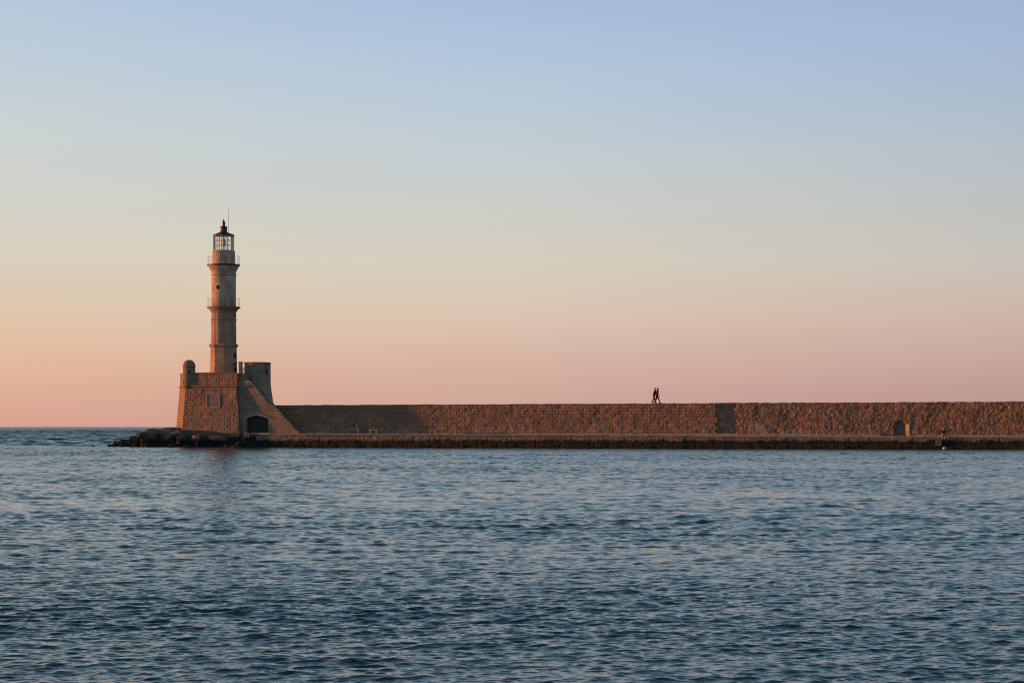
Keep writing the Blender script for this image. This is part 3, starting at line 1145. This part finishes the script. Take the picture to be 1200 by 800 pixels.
    # far rail
    b = MB()
    dd = -0.6
    b.prism([wp(306.5, 474, dd), wp(321.5, 489, dd), wp(321.5, 474.5, dd), wp(318.0, 470.5, dd), wp(308.0, 456.3, dd), wp(306.5, 456.3, dd)], V * 0.3)
    b.build('rail', M['coping'], st)
    # arched doorway
    dr = empty_part('door', root)
    b = MB()
    t0, t1 = tp(289, d0 + 0.25), tp(314.2, d0 + 0.25)
    for i in range(9):
        x0 = t0 - 0.1 + (t1 - t0 + 0.2) * i / 9; x1 = t0 - 0.1 + (t1 - t0 + 0.2) * (i + 1) / 9 - 0.015
        b.prism([W(x0, d0 + 0.23, 1.2), W(x1, d0 + 0.23, 1.2), W(x1, d0 + 0.23, 3.75), W(x0, d0 + 0.23, 3.75)], V * 0.06)
    b.build('boards', M['door'], dr)
    b = MB()
    for i in range(len(arch) - 1):
        p, q = arch[i], arch[i + 1]
        up = np.array([0, 0, 0.20])
        b.prism([p + up * 0.02 - V * 0.10, q + up * 0.02 - V * 0.10, q + up - V * 0.10, p + up - V * 0.10], V * 0.18)
    p = wp(318.2, 489.8); q = wp(314.6, 489.8)
    b.prism([p - V * 0.10, q - V * 0.10, q + [0, 0, 0.14] - V * 0.10, p + [0, 0, 0.14] - V * 0.10], V * 0.18)
    b.build('hood_arch', M['coping'], dr)
    b = MB()
    p, q = wp(286, 508.4, d0 - 0.35), wp(316, 508.4, d0 - 0.35)
    b.prism([p, q, q + [0, 0, 0.17], p + [0, 0, 0.17]], V * 0.6)
    b.build('threshold', M['coping'], dr)

    # ---- round tower at the head of the stair
    rt = empty_part('round_tower', root)
    dc = 1.1
    tc = tp(302.3, dc); cc = O + tc * U + dc * V
    r = 1.47
    ztop = zt(426.0, cc[1])
    b = MB()
    prof = [(r + 0.62, 0.9), (r + 0.34, zt(474, cc[1])), (r + 0.03, zt(453, cc[1])), (r, zt(447, cc[1])), (r, ztop)]
    b.lathe((cc[0], cc[1]), prof, 48, 0, True)
    b.build('drum', M['fort_grey'], rt)
    b = MB()
    b.lathe((cc[0], cc[1]), [(r + 0.0, ztop + .003), (r + 0.06, ztop + 0.03), (r + 0.06, ztop + 0.11), (r - 0.1, ztop + 0.16)], 48, 0, False)
    b.build('rim', M['fort_grey'], rt)
    plug(312.7, 435.0, 1.5, 6.0, 'slit_window', rt, (cc[0], cc[1]), r, 0.02)
    plug(297.5, 450.0, 1.2, 3.0, 'slit_window', rt, (cc[0], cc[1]), r, 0.02)
    # gate pillars at the stair head
    for px, wpx, pyt, d in ((282.0, 3.2, 423.8, -1.5), (289.0, 3.6, 424.3, -0.9)):
        gp = empty_part('gate_pillar', root)
        t = tp(px, d); p = O + t * U + d * V
        ztp2 = zt(pyt, p[1])
        b = MB(); b.box([p[0], p[1], 6.0], (U, V), wpx * 0.0985, 0.42, ztp2 - 6.0 - 0.12); b.build('post', M['fort_grey'], gp)
        b = MB(); b.box([p[0], p[1], ztp2 - 0.117], (U, V), wpx * 0.0985 + 0.1, 0.52, 0.12); b.build('cap', M['fort_grey'], gp)
    b = MB()
    for i in range(4):
        t = tp(284.6 + i * 0.8, -1.2); p = W(t, -1.2, 6.4)
        b.tube(p, p + np.array([0, 0, 2.75]), 0.018)
    for zz in (6.9, 9.0):
        b.tube(W(tp(283.5, -1.2), -1.2, zz), W(tp(288, -1.2), -1.2, zz), 0.018)
    b.build('iron_gate', M['white_iron'], root)
    return root


def empty_part(name, parent):
    o = bpy.data.objects.new(name, None)
    COL.objects.link(o)
    o.parent = parent
    o['_org'] = list(parent['_org'])
    return o


FORT = fort()


# ------------------------------------------------------------------ lighthouse
def lighthouse():
    cy = 251.2
    cx = (262.1 - 600) / F * cy
    c = (cx, cy)
    root = empty('lighthouse', [cx, cy, 7.0])
    tag(root, 'tall three-stage stone lighthouse with two galleries and a glazed lantern on top', 'lighthouse')
    Z = lambda py: zt(py, cy)
    px = cy / F
    plug = fort.plug
    # lower octagon
    r1, r1t = 15.75 * px, 15.1 * px
    b = MB()
    b.lathe(c, [(r1 * 1.02, 6.9), (r1, Z(436)), (r1t, Z(406.5))], 8, R(10))
    b.build('octagonal_shaft', M['shaft'], root)
    b = MB()
    b.lathe(c, [(r1t, Z(408)), (r1t + 0.05, Z(406.8)), (17.2 * px, Z(405.2)), (17.3 * px, Z(404.3)), (15.0 * px, Z(402.8)), (14.7 * px, Z(402.5))], 8, R(10))
    b.build('cornice', M['shaft'], root)
    # middle, sixteen sides
    b = MB()
    b.lathe(c, [(14.75 * px, Z(404.5)), (14.55 * px, Z(366))], 16, R(5))
    b.build('middle_shaft', M['shaft'], root)
    b = MB()
    b.lathe(c, [(14.6 * px, Z(376)), (15.3 * px, Z(375.4)), (15.3 * px, Z(374.4)), (14.6 * px, Z(373.8))], 16, R(5))
    b.build('moulding', M['shaft'], root)

    def gallery(pyb, pytop, rsh, rout, seg, mat, dark):
        g = empty_part('gallery', root)
        b = MB()
        zb, zt_ = Z(pyb), Z(pytop)
        pr = [(rsh, zb)]
        steps = 4
        for i in range(steps):
            f0 = (i + 0.25) / steps; f1 = (i + 1) / steps
            rr = rsh + (rout - 0.12 - rsh) * (f1 ** 1.15)
            pr += [(rsh + (rout - 0.12 - rsh) * ((i / steps) ** 1.15) + 0.03, zb + (zt_ - zb) * (i / steps) + 0.02), (rr - 0.03, zb + (zt_ - zb) * f1 - 0.02), (rr + 0.01, zb + (zt_ - zb) * f1)]
        b.lathe(c, pr, seg)
        b.build('corbel', mat, g)
        b = MB()
        b.lathe(c, [(rout - 0.05, zt_ + .003), (rout, zt_ + 0.04), (rout, zt_ + 0.14), (rout - 0.04, zt_ + 0.17)], seg)
        b.build('deck', dark, g)
        b = MB()
        zr = zt_ + 0.16
        n = 16
        for i in range(n):
            a = 2 * math.pi * i / n + 0.06
            p = np.array([cx + (rout - 0.09) * math.cos(a), cy + (rout - 0.09) * math.sin(a), zr])
            b.tube(p, p + np.array([0, 0, 1.0]), 0.014)
        for h, r_ in ((0.98, 0.012), (0.62, 0.006), (0.3, 0.006)):
            b.ringtube(c, rout - 0.09, zr + h, r_, 32)
        b.build('railing', M['white_iron'], g)
    gallery(365.8, 361.2, 14.6 * px, 19.6 * px, 32, M['shaft'], M['fort_grey'])
    # upper round shaft
    b = MB()
    b.lathe(c, [(14.35 * px, Z(361)), (14.25 * px, Z(345)), (14.35 * px, Z(312))], 56, 0, True)
    b.build('upper_shaft', M['shaft_upper'], root)
    for y_ in (322.3, 316.2):
        b = MB()
        b.lathe(c, [(14.3 * px, Z(y_ + 0.7)), (15.2 * px, Z(y_ + 0.4)), (15.2 * px, Z(y_ - 0.4)), (14.3 * px, Z(y_ - 0.7))], 56)
        b.build('moulding', M['shaft_upper'], root)
    gallery(319.5, 311.6, 14.4 * px, 19.4 * px, 56, M['shaft_upper'], M['iron'])
    # lantern
    b = MB()
    b.lathe(c, [(13.3 * px, Z(310.3)), (13.15 * px, Z(296)), (13.5 * px, Z(295.6)), (13.5 * px, Z(294.6)), (11.9 * px, Z(294.4))], 40, 0)
    b.build('lantern_base', M['shaft_upper'], root)
    la = empty_part('lantern', root)
    rl = 11.8 * px
    zb, zt_ = Z(294.4), Z(275.6)
    b = MB()
    n = 10
    an = [2 * math.pi * (i + 0.35) / n for i in range(n)]
    for a in an:
        p = np.array([cx + rl * math.cos(a), cy + rl * math.sin(a), zb])
        q = p.copy(); q[2] = zt_
        b.tube(p, q, 0.045, 6)
    for zz, rr in ((zb + 0.04, 0.05), (zt_ - 0.03, 0.07), (zb + 0.68, 0.025), (zb + 1.28, 0.025)):
        for i in range(n):
            a0, a1 = an[i], an[(i + 1) % n]
            b.tube([cx + rl * math.cos(a0), cy + rl * math.sin(a0), zz], [cx + rl * math.cos(a1), cy + rl * math.sin(a1), zz], rr, 5)
    for i in range(n):   # one slim bar in the middle of every side
        a0, a1 = an[i], an[(i + 1) % n]
        mx = cx + rl * (math.cos(a0) + math.cos(a1)) / 2; my = cy + rl * (math.sin(a0) + math.sin(a1)) / 2
        b.tube([mx, my, zb], [mx, my, zt_], 0.018, 5)
    b.build('frame', plain('lantern_frame_iron', (0.34, 0.28, 0.235), 0.5, 0.3), la)
    b = MB()
    for i in range(n):
        a0, a1 = an[i], an[(i + 1) % n]
        k = rl * 0.985
        b.add([[cx + k * math.cos(a0), cy + k * math.sin(a0), zb], [cx + k * math.cos(a1), cy + k * math.sin(a1), zb],
               [cx + k * math.cos(a1), cy + k * math.sin(a1), zt_], [cx + k * math.cos(a0), cy + k * math.sin(a0), zt_]], [[0, 1, 2, 3]])
    b.build('glazing', M['glass'], la)
    b = MB()
    b.lathe(c, [(0.20, zb - 0.1), (0.11, zb + 0.1), (0.11, zb + 0.55), (0.19, zb + 0.6), (0.23, zb + 0.85), (0.245, zb + 1.0), (0.23, zb + 1.15), (0.18, zb + 1.4), (0.1, zb + 1.46), (0.05, zb + 1.75)], 20)
    b.build('lamp', M['lens'], la)
    rf = MB()
    rf.lathe(c, [(rl + 0.02, zt_ - 0.02), (rl + 0.07, zt_ + 0.03), (rl + 0.02, zt_ + 0.07), (8.2 * px, Z(273.6)), (4.6 * px, Z(272.2)), (4.2 * px, Z(271.6)), (4.15 * px, Z(266.4)),
                 (4.5 * px, Z(266.1)), (4.3 * px, Z(265.6)), (2.2 * px, Z(265.2))], 20)
    ro = rf.build('roof', M['roof'], root)
    b = MB()
    b.lathe(c, [(1.9 * px, Z(265.3)), (1.8 * px, Z(260.6)), (2.1 * px, Z(260.3)), (1.2 * px, Z(259.4)), (0.6 * px, Z(258.9)), (0.9 * px, Z(258.2)), (0.8 * px, Z(257.6)), (0.15 * px, Z(256.6))], 12)
    b.build('finial', M['roof'], ro)
    b = MB()
    b.tube([cx + 5.2 * px, cy + 0.3, Z(273)], [cx + 5.2 * px, cy + 0.3, Z(244)], 0.016, 6)
    b.build('antenna', M['iron'], root)
    # openings
    plug(255.5, 336.4, 4.6, 5.0, 'porthole', root, c, 14.3 * px, 0.015, True)
    plug(275.2, 416.2, 2.0, 6.2, 'window', root, c, 14.7 * px, 0.02)
    plug(275.6, 433.0, 2.2, 6.0, 'doorway', root, c, 14.9 * px, 0.02)
    plug(274.9, 369.5, 1.5, 3.2, 'window', root, c, 14.2 * px, 0.03)
    plug(269.3, 397.0, 1.8, 2.6, 'window', root, c, 14.0 * px, 0.03)
    # bracket shape for a dark spiky detail by the doorway
    b = MB()
    a = R(-38)
    p = np.array([cx + 15.0 * px * math.cos(a), cy + 15.0 * px * math.sin(a), Z(428)])
    b.tube(p, p + np.array([0.35, -0.1, 0.22]), 0.03)
    b.tube(p + np.array([0, 0, -0.25]), p + np.array([0.32, -0.1, 0.18]), 0.02)
    b.lathe((p[0] + 0.35, p[1] - 0.1), [(0.03, p[2] + 0.32), (0.14, p[2] + 0.26), (0.09, p[2] - 0.02), (0.03, p[2] - 0.05)], 8)
    b.build('wall_bracket', M['iron'], root)


lighthouse()


# ------------------------------------------------------------------ benches
def bench(px0, px1, label, seed):
    d = -1.15
    tm = (tp(px0, d) + tp(px1, d)) / 2
    L = tp(px1, d) - tp(px0, d)
    p = W(tm, d, prom(tm))
    o = empty('stone_bench', p)
    tag(o, label, 'bench', 'stone benches along the promenade')
    b = MB(); b.prism([W(tm - L / 2, d - 0.2, prom(tm) + 0.40), W(tm + L / 2, d - 0.2, prom(tm) + 0.40), W(tm + L / 2, d + 0.2, prom(tm) + 0.40), W(tm - L / 2, d + 0.2, prom(tm) + 0.40)], [0, 0, 0.10])
    s = b.build('seat', M['bench'], o)
    bv = s.modifiers.new('edge', 'BEVEL'); bv.width = 0.015; bv.segments = 2
    for k in (-1, 1):
        t = tm + k * (L / 2 - 0.2)
        b = MB(); b.box(W(t, d, prom(tm) - 0.02), (U, V), 0.16, 0.32, 0.42)
        b.build('leg', M['bench'], o)
    return tm, d, prom(tm) + 0.50


BX = bench(408.9, 421.8, 'stone bench with a person sitting on it', 1)
bench(432.3, 443.4, 'empty stone bench right next to the occupied bench', 2)
bench(503.0, 512.2, 'empty stone bench farther from the fort, left one of the far pair', 3)
bench(526.6, 536.2, 'stone bench farthest from the fort along the wall', 4)


# ------------------------------------------------------------------ people
def capsule(b, p, q, r0, r1, seg=14, n=4):
    """tapered limb piece with round ends"""
    p = np.asarray(p, float); q = np.asarray(q, float)
    d = q - p; L = np.linalg.norm(d)
    d = d / L if L > 1e-6 else np.array([0, 0, 1.0])
    a = np.cross(d, [0.3, 0.9, 0.2]); a /= np.linalg.norm(a); c = np.cross(d, a)
    th = np.arange(seg) * 2 * math.pi / seg
    ring = np.outer(np.cos(th), a) + np.outer(np.sin(th), c)
    rings = []
    for t in np.linspace(-1.5, 0, n):
        rings.append(p + d * r0 * math.sin(t) + ring * r0 * math.cos(t))
    for t in np.linspace(0, 1.5, n):
        rings.append(q + d * r1 * math.sin(t) + ring * r1 * math.cos(t))
    b.loft(rings, True, True)


def ellipsoid(b, c, rx, ry, rz, seg=18, n=12):
    th = np.arange(seg) * 2 * math.pi / seg
    rings = []
    for t in np.linspace(-1.5, 1.5, n):
        rings.append(np.stack([c[0] + rx * math.cos(t) * np.cos(th), c[1] + ry * math.cos(t) * np.sin(th), np.full(seg, c[2] + rz * math.sin(t))], 1))
    b.loft(rings, True, True)


def fused(b, name, mat, parent, loc, head, voxel):
    """weld the overlapping pieces into one continuous skin; local x = forward, y = left"""
    v = np.concatenate(b.v)
    c, s = math.cos(head), math.sin(head)
    v = np.stack([v[:, 0] * c - v[:, 1] * s, v[:, 0] * s + v[:, 1] * c, v[:, 2]], 1)
    me = bpy.data.meshes.new(name)
    me.from_pydata(v.tolist(), [], b.f)
    me.materials.append(mat)
    me.update()
    o = bpy.data.objects.new(name, me)
    COL.objects.link(o)
    if voxel:
        rm = o.modifiers.new('weld', 'REMESH'); rm.mode = 'VOXEL'; rm.voxel_size = voxel; rm.use_smooth_shade = True
        sm = o.modifiers.new('smooth', 'SMOOTH'); sm.factor = 0.5; sm.iterations = 3
    if parent is not None:
        o.parent = parent
    else:
        o.location = loc
    return o


def person(label, loc, head, J, mats, group=None):
    """J: joint positions (pelvis, chest, neck, head, and l/r shoulder elbow wrist hip knee ankle toe)"""
    g = lambda k: np.array(J[k], float)
    y1 = np.array([0, 1.0, 0])
    fw = np.array([1.0, 0, 0])
    hd, nk, pe, ch = g('head'), g('neck'), g('pelvis'), g('chest')
    up = (hd - nk) / np.linalg.norm(hd - nk)

    def torso(b, e):
        for k in (-1, 1):
            capsule(b, pe + y1 * 0.055 * k, pe * 0.45 + ch * 0.55 + y1 * 0.05 * k, 0.108 + e, 0.102 + e)
            capsule(b, pe * 0.45 + ch * 0.55 + y1 * 0.05 * k, ch + y1 * 0.075 * k, 0.102 + e, 0.105 + e)
        capsule(b, g('shl'), g('shr'), 0.062 + e, 0.062 + e)
        capsule(b, g('shl') * .8 + nk * .2, nk, 0.055 + e, 0.05 + e * .6)
        capsule(b, g('shr') * .8 + nk * .2, nk, 0.055 + e, 0.05 + e * .6)

    def hips(b, e):
        capsule(b, g('hpl'), g('hpr'), 0.098 + e, 0.098 + e)
        capsule(b, pe + y1 * 0.05, pe - y1 * 0.05, 0.108 + e, 0.108 + e)
    b = MB()
    torso(b, 0); hips(b, 0)
    capsule(b, nk - up * 0.04, nk + up * 0.10, 0.058, 0.054)
    ellipsoid(b, hd + up * 0.035 - fw * 0.008, 0.096, 0.077, 0.100)
    ellipsoid(b, hd - up * 0.035 + fw * 0.018, 0.072, 0.060, 0.085)
    capsule(b, hd + up * 0.015 + fw * 0.085, hd - up * 0.025 + fw * 0.104, 0.010, 0.016)      # nose
    capsule(b, hd + up * 0.032 + fw * 0.078 + y1 * 0.035, hd + up * 0.032 + fw * 0.078 - y1 * 0.035, 0.014, 0.014)   # brow
    capsule(b, hd - up * 0.060 + fw * 0.082 + y1 * 0.018, hd - up * 0.060 + fw * 0.082 - y1 * 0.018, 0.010, 0.010)   # mouth
    ellipsoid(b, hd - up * 0.098 + fw * 0.065, 0.026, 0.026, 0.022)
    for k in (-1, 1):
        ellipsoid(b, hd - up * 0.005 + y1 * 0.078 * k - fw * 0.005, 0.022, 0.011, 0.032)
    for s in 'lr':
        sh, el, wr = g('sh' + s), g('el' + s), g('wr' + s)
        capsule(b, sh, el, 0.052, 0.042); capsule(b, el, wr, 0.043, 0.029)
        d = (wr - el) / np.linalg.norm(wr - el)
        side = np.cross(d, y1)
        side = side / np.linalg.norm(side) if np.linalg.norm(side) > 0.1 else np.array([0, 0, 1.0])
        inn = y1 * (1 if s == 'r' else -1)
        for k in range(4):
            capsule(b, wr + side * (0.012 - 0.008 * k), wr + d * 0.085 + side * (0.032 - 0.021 * k), 0.016, 0.0125, 10)
        for k, ln in enumerate((0.070, 0.080, 0.074, 0.056)):
            q = wr + d * 0.088 + side * (0.033 - 0.022 * k)
            m_ = q + d * ln * 0.5 + inn * 0.006
            capsule(b, q, m_, 0.0095, 0.0088, 10); capsule(b, m_, m_ + d * ln * 0.42 + inn * 0.022, 0.0088, 0.0075, 10)
        q = wr + d * 0.025 + side * 0.022
        m_ = q + d * 0.035 + side * 0.030 + inn * 0.012
        capsule(b, q, m_, 0.014, 0.011, 10); capsule(b, m_, m_ + d * 0.032 + side * 0.006 + inn * 0.008, 0.0105, 0.009, 10)
        hp, kn, an, to = g('hp' + s), g('kn' + s), g('an' + s), g('to' + s)
        capsule(b, hp, kn, 0.090, 0.058); capsule(b, kn, kn * .68 + an * .32, 0.056, 0.056); capsule(b, kn * .68 + an * .32, an, 0.056, 0.038)
        capsule(b, an, to, 0.036, 0.026)
    body = fused(b, 'person', M['skin'], None, loc, head, 0.0065)
    tag(body, label, 'person', group)
    b = MB(); torso(b, 0.034)
    for s in 'lr':
        sh, el, wr = g('sh' + s), g('el' + s), g('wr' + s)
        f = mats.get('sleeve', 0.55)
        if f <= 1:
            capsule(b, sh, sh + (el - sh) * f, 0.068, 0.060)
        else:
            capsule(b, sh, el, 0.066, 0.056); capsule(b, el, el + (wr - el) * (f - 1), 0.056, 0.042)
    fused(b, 'shirt', mats['shirt'], body, None, head, 0.011)
    b = MB(); hips(b, 0.032)
    L = mats.get('leg', 0.95)
    for s in 'lr':
        hp, kn, an = g('hp' + s), g('kn' + s), g('an' + s)
        if L > 0:
            capsule(b, hp, kn, 0.108, 0.076); capsule(b, kn, kn + (an - kn) * L, 0.075, 0.056)
        else:
            capsule(b, hp, hp + (kn - hp) * 0.86, 0.108, 0.086)
    fused(b, 'trousers', mats['trousers'], body, None, head, 0.011)
    for s in 'lr':
        an, to = g('an' + s), g('to' + s)
        ax = (to - an) / np.linalg.norm(to - an)
        b = MB()
        capsule(b, an - ax * 0.045 + [0, 0, -0.025], to - ax * 0.02, 0.043, 0.037); capsule(b, an + [0, 0, 0.015], to - ax * 0.06, 0.042, 0.040)
        fused(b, 'shoe', M['leather'], body, None, head, 0.010)
    b = MB()
    ellipsoid(b, hd + up * 0.055 - fw * 0.026, 0.098, 0.088, 0.092)
    ellipsoid(b, hd - up * 0.01 - fw * 0.050, 0.066, 0.080, 0.078)
    fused(b, 'hair', M['hair'], body, None, head, 0.010)
    for k in (-1, 1):
        b = MB(); ellipsoid(b, hd + up * 0.006 + fw * 0.083 + y1 * 0.031 * k, 0.010, 0.013, 0.008, 10, 7)
        fused(b, 'eye', M['black_cloth'], body, None, head, 0)
    return body


def stride(lean=0.04, k=0.30, swing=0.2, front='l'):
    b = 'r' if front == 'l' else 'l'
    sg = {'l': 1, 'r': -1}
    J = dict(pelvis=(0, 0, 0.90), chest=(lean, 0, 1.25), neck=(lean + 0.02, 0, 1.42), head=(lean + 0.06, 0, 1.57))
    for s in 'lr':
        y = sg[s]
        J['sh' + s] = (lean, 0.17 * y, 1.36)
        J['hp' + s] = (0, 0.085 * y, 0.86)
    f, bk = front, b
    J['kn' + f] = (k * 0.62, 0.09 * sg[f], 0.48); J['an' + f] = (k, 0.09 * sg[f], 0.085); J['to' + f] = (k + 0.16, 0.10 * sg[f], 0.04)
    J['kn' + bk] = (-k * 0.18, 0.09 * sg[bk], 0.46); J['an' + bk] = (-k - 0.04, 0.09 * sg[bk], 0.13); J['to' + bk] = (-k + 0.10, 0.10 * sg[bk], 0.035)
    J['el' + f] = (lean - swing * 0.8, 0.21 * sg[f], 1.10); J['wr' + f] = (lean - swing * 0.9, 0.20 * sg[f], 0.86)
    J['el' + bk] = (lean + swing * 0.3, 0.21 * sg[bk], 1.09); J['wr' + bk] = (lean + swing * 1.1, 0.18 * sg[bk], 0.90)
    return J


HEAD = -ANG
dw = 0.75
t1 = tp(766.3, dw)
person('person in dark clothes walking on top of the wall, slightly behind the other', tuple(W(t1, dw, wall_top(np.array([t1]))[0])), HEAD, stride(0.11, 0.22, 0.10, 'r'),
       dict(shirt=M['dark_cloth'], trousers=M['black_cloth'], sleeve=1.8), 'pair walking on the wall')
dw = 1.35
t2 = tp(769.9, dw)
person('person in a dark red top walking ahead on top of the wall', tuple(W(t2, dw, wall_top(np.array([t2]))[0])), HEAD, stride(0.05, 0.30, 0.18, 'l'),
       dict(shirt=M['maroon_cloth'], trousers=M['black_cloth'], sleeve=1.7), 'pair walking on the wall')

# sitting sideways on the first bench, hugging the knees, facing right
tm, d, zb = BX
J = dict(pelvis=(-0.32, 0, 0.11), chest=(-0.16, 0, 0.42), neck=(-0.05, 0, 0.56), head=(0.02, 0, 0.69),
         shl=(-0.12, 0.16, 0.49), shr=(-0.12, -0.16, 0.49), ell=(0.10, 0.22, 0.36), elr=(0.06, -0.22, 0.32), wrl=(0.26, 0.08, 0.32), wrr=(0.25, -0.12, 0.28),
         hpl=(-0.27, 0.09, 0.11), hpr=(-0.27, -0.09, 0.11), knl=(0.10, 0.10, 0.44), knr=(0.14, -0.10, 0.42),
         anl=(0.38, 0.08, 0.09), anr=(0.44, -0.09, 0.08), tol=(0.54, 0.08, 0.045), tor=(0.60, -0.10, 0.045))
person('person in grey trousers sitting sideways on a bench with knees drawn up', tuple(W(tm, d, zb)), HEAD, J,
       dict(shirt=M['black_cloth'], trousers=M['grey_cloth'], sleeve=1.85))

# angler sitting on the quay edge, legs hanging, facing the water
tq = tp(1106.2, D_EDGE)
J = dict(pelvis=(-0.10, 0, 0.10), chest=(-0.05, 0, 0.43), neck=(0.0, 0, 0.60), head=(0.05, 0, 0.74),
         shl=(-0.04, 0.18, 0.53), shr=(-0.04, -0.18, 0.53), ell=(0.08, 0.24, 0.28), elr=(0.08, -0.24, 0.28), wrl=(0.26, 0.12, 0.22), wrr=(0.26, -0.12, 0.22),
         hpl=(-0.05, 0.09, 0.10), hpr=(-0.05, -0.09, 0.10), knl=(0.34, 0.12, 0.10), knr=(0.34, -0.12, 0.10),
         anl=(0.32, 0.11, -0.32), anr=(0.30, -0.11, -0.33), tol=(0.46, 0.12, -0.38), tor=(0.44, -0.12, -0.39))
person('person in dark red shorts sitting on the quay edge above the water', tuple(W(tq, D_EDGE + 0.08, prom(tq))), HEAD - math.pi / 2, J,
       dict(shirt=M['black_cloth'], trousers=M['maroon_cloth'], leg=0.0, sleeve=0.5))

# white float in the water below
yb = (O + tq * U + (D_EDGE - 0.9) * V)[1]
tb = tp(1106.6, D_EDGE - 0.9)
p = W(tb, D_EDGE - 0.9, -0.05)
root = empty('buoy', p)
tag(root, 'small white float on the water below the person on the quay edge', 'buoy')
b = MB()
b.lathe((p[0], p[1]), [(0.03, p[2] - 0.02), (0.12, p[2]), (0.17, p[2] + 0.08), (0.175, p[2] + 0.14), (0.14, p[2] + 0.22), (0.06, p[2] + 0.27), (0.04, p[2] + 0.28), (0.03, p[2] + 0.30)], 20, 0, True)
b.build('float', M['white_plastic'], root)
b = MB()
b.ringtube((p[0], p[1]), 0.03, p[2] + 0.32, 0.012, 10)
b.build('ring', M['iron'], root)

for o in bpy.data.objects:
    if '_org' in o:
        del o['_org']
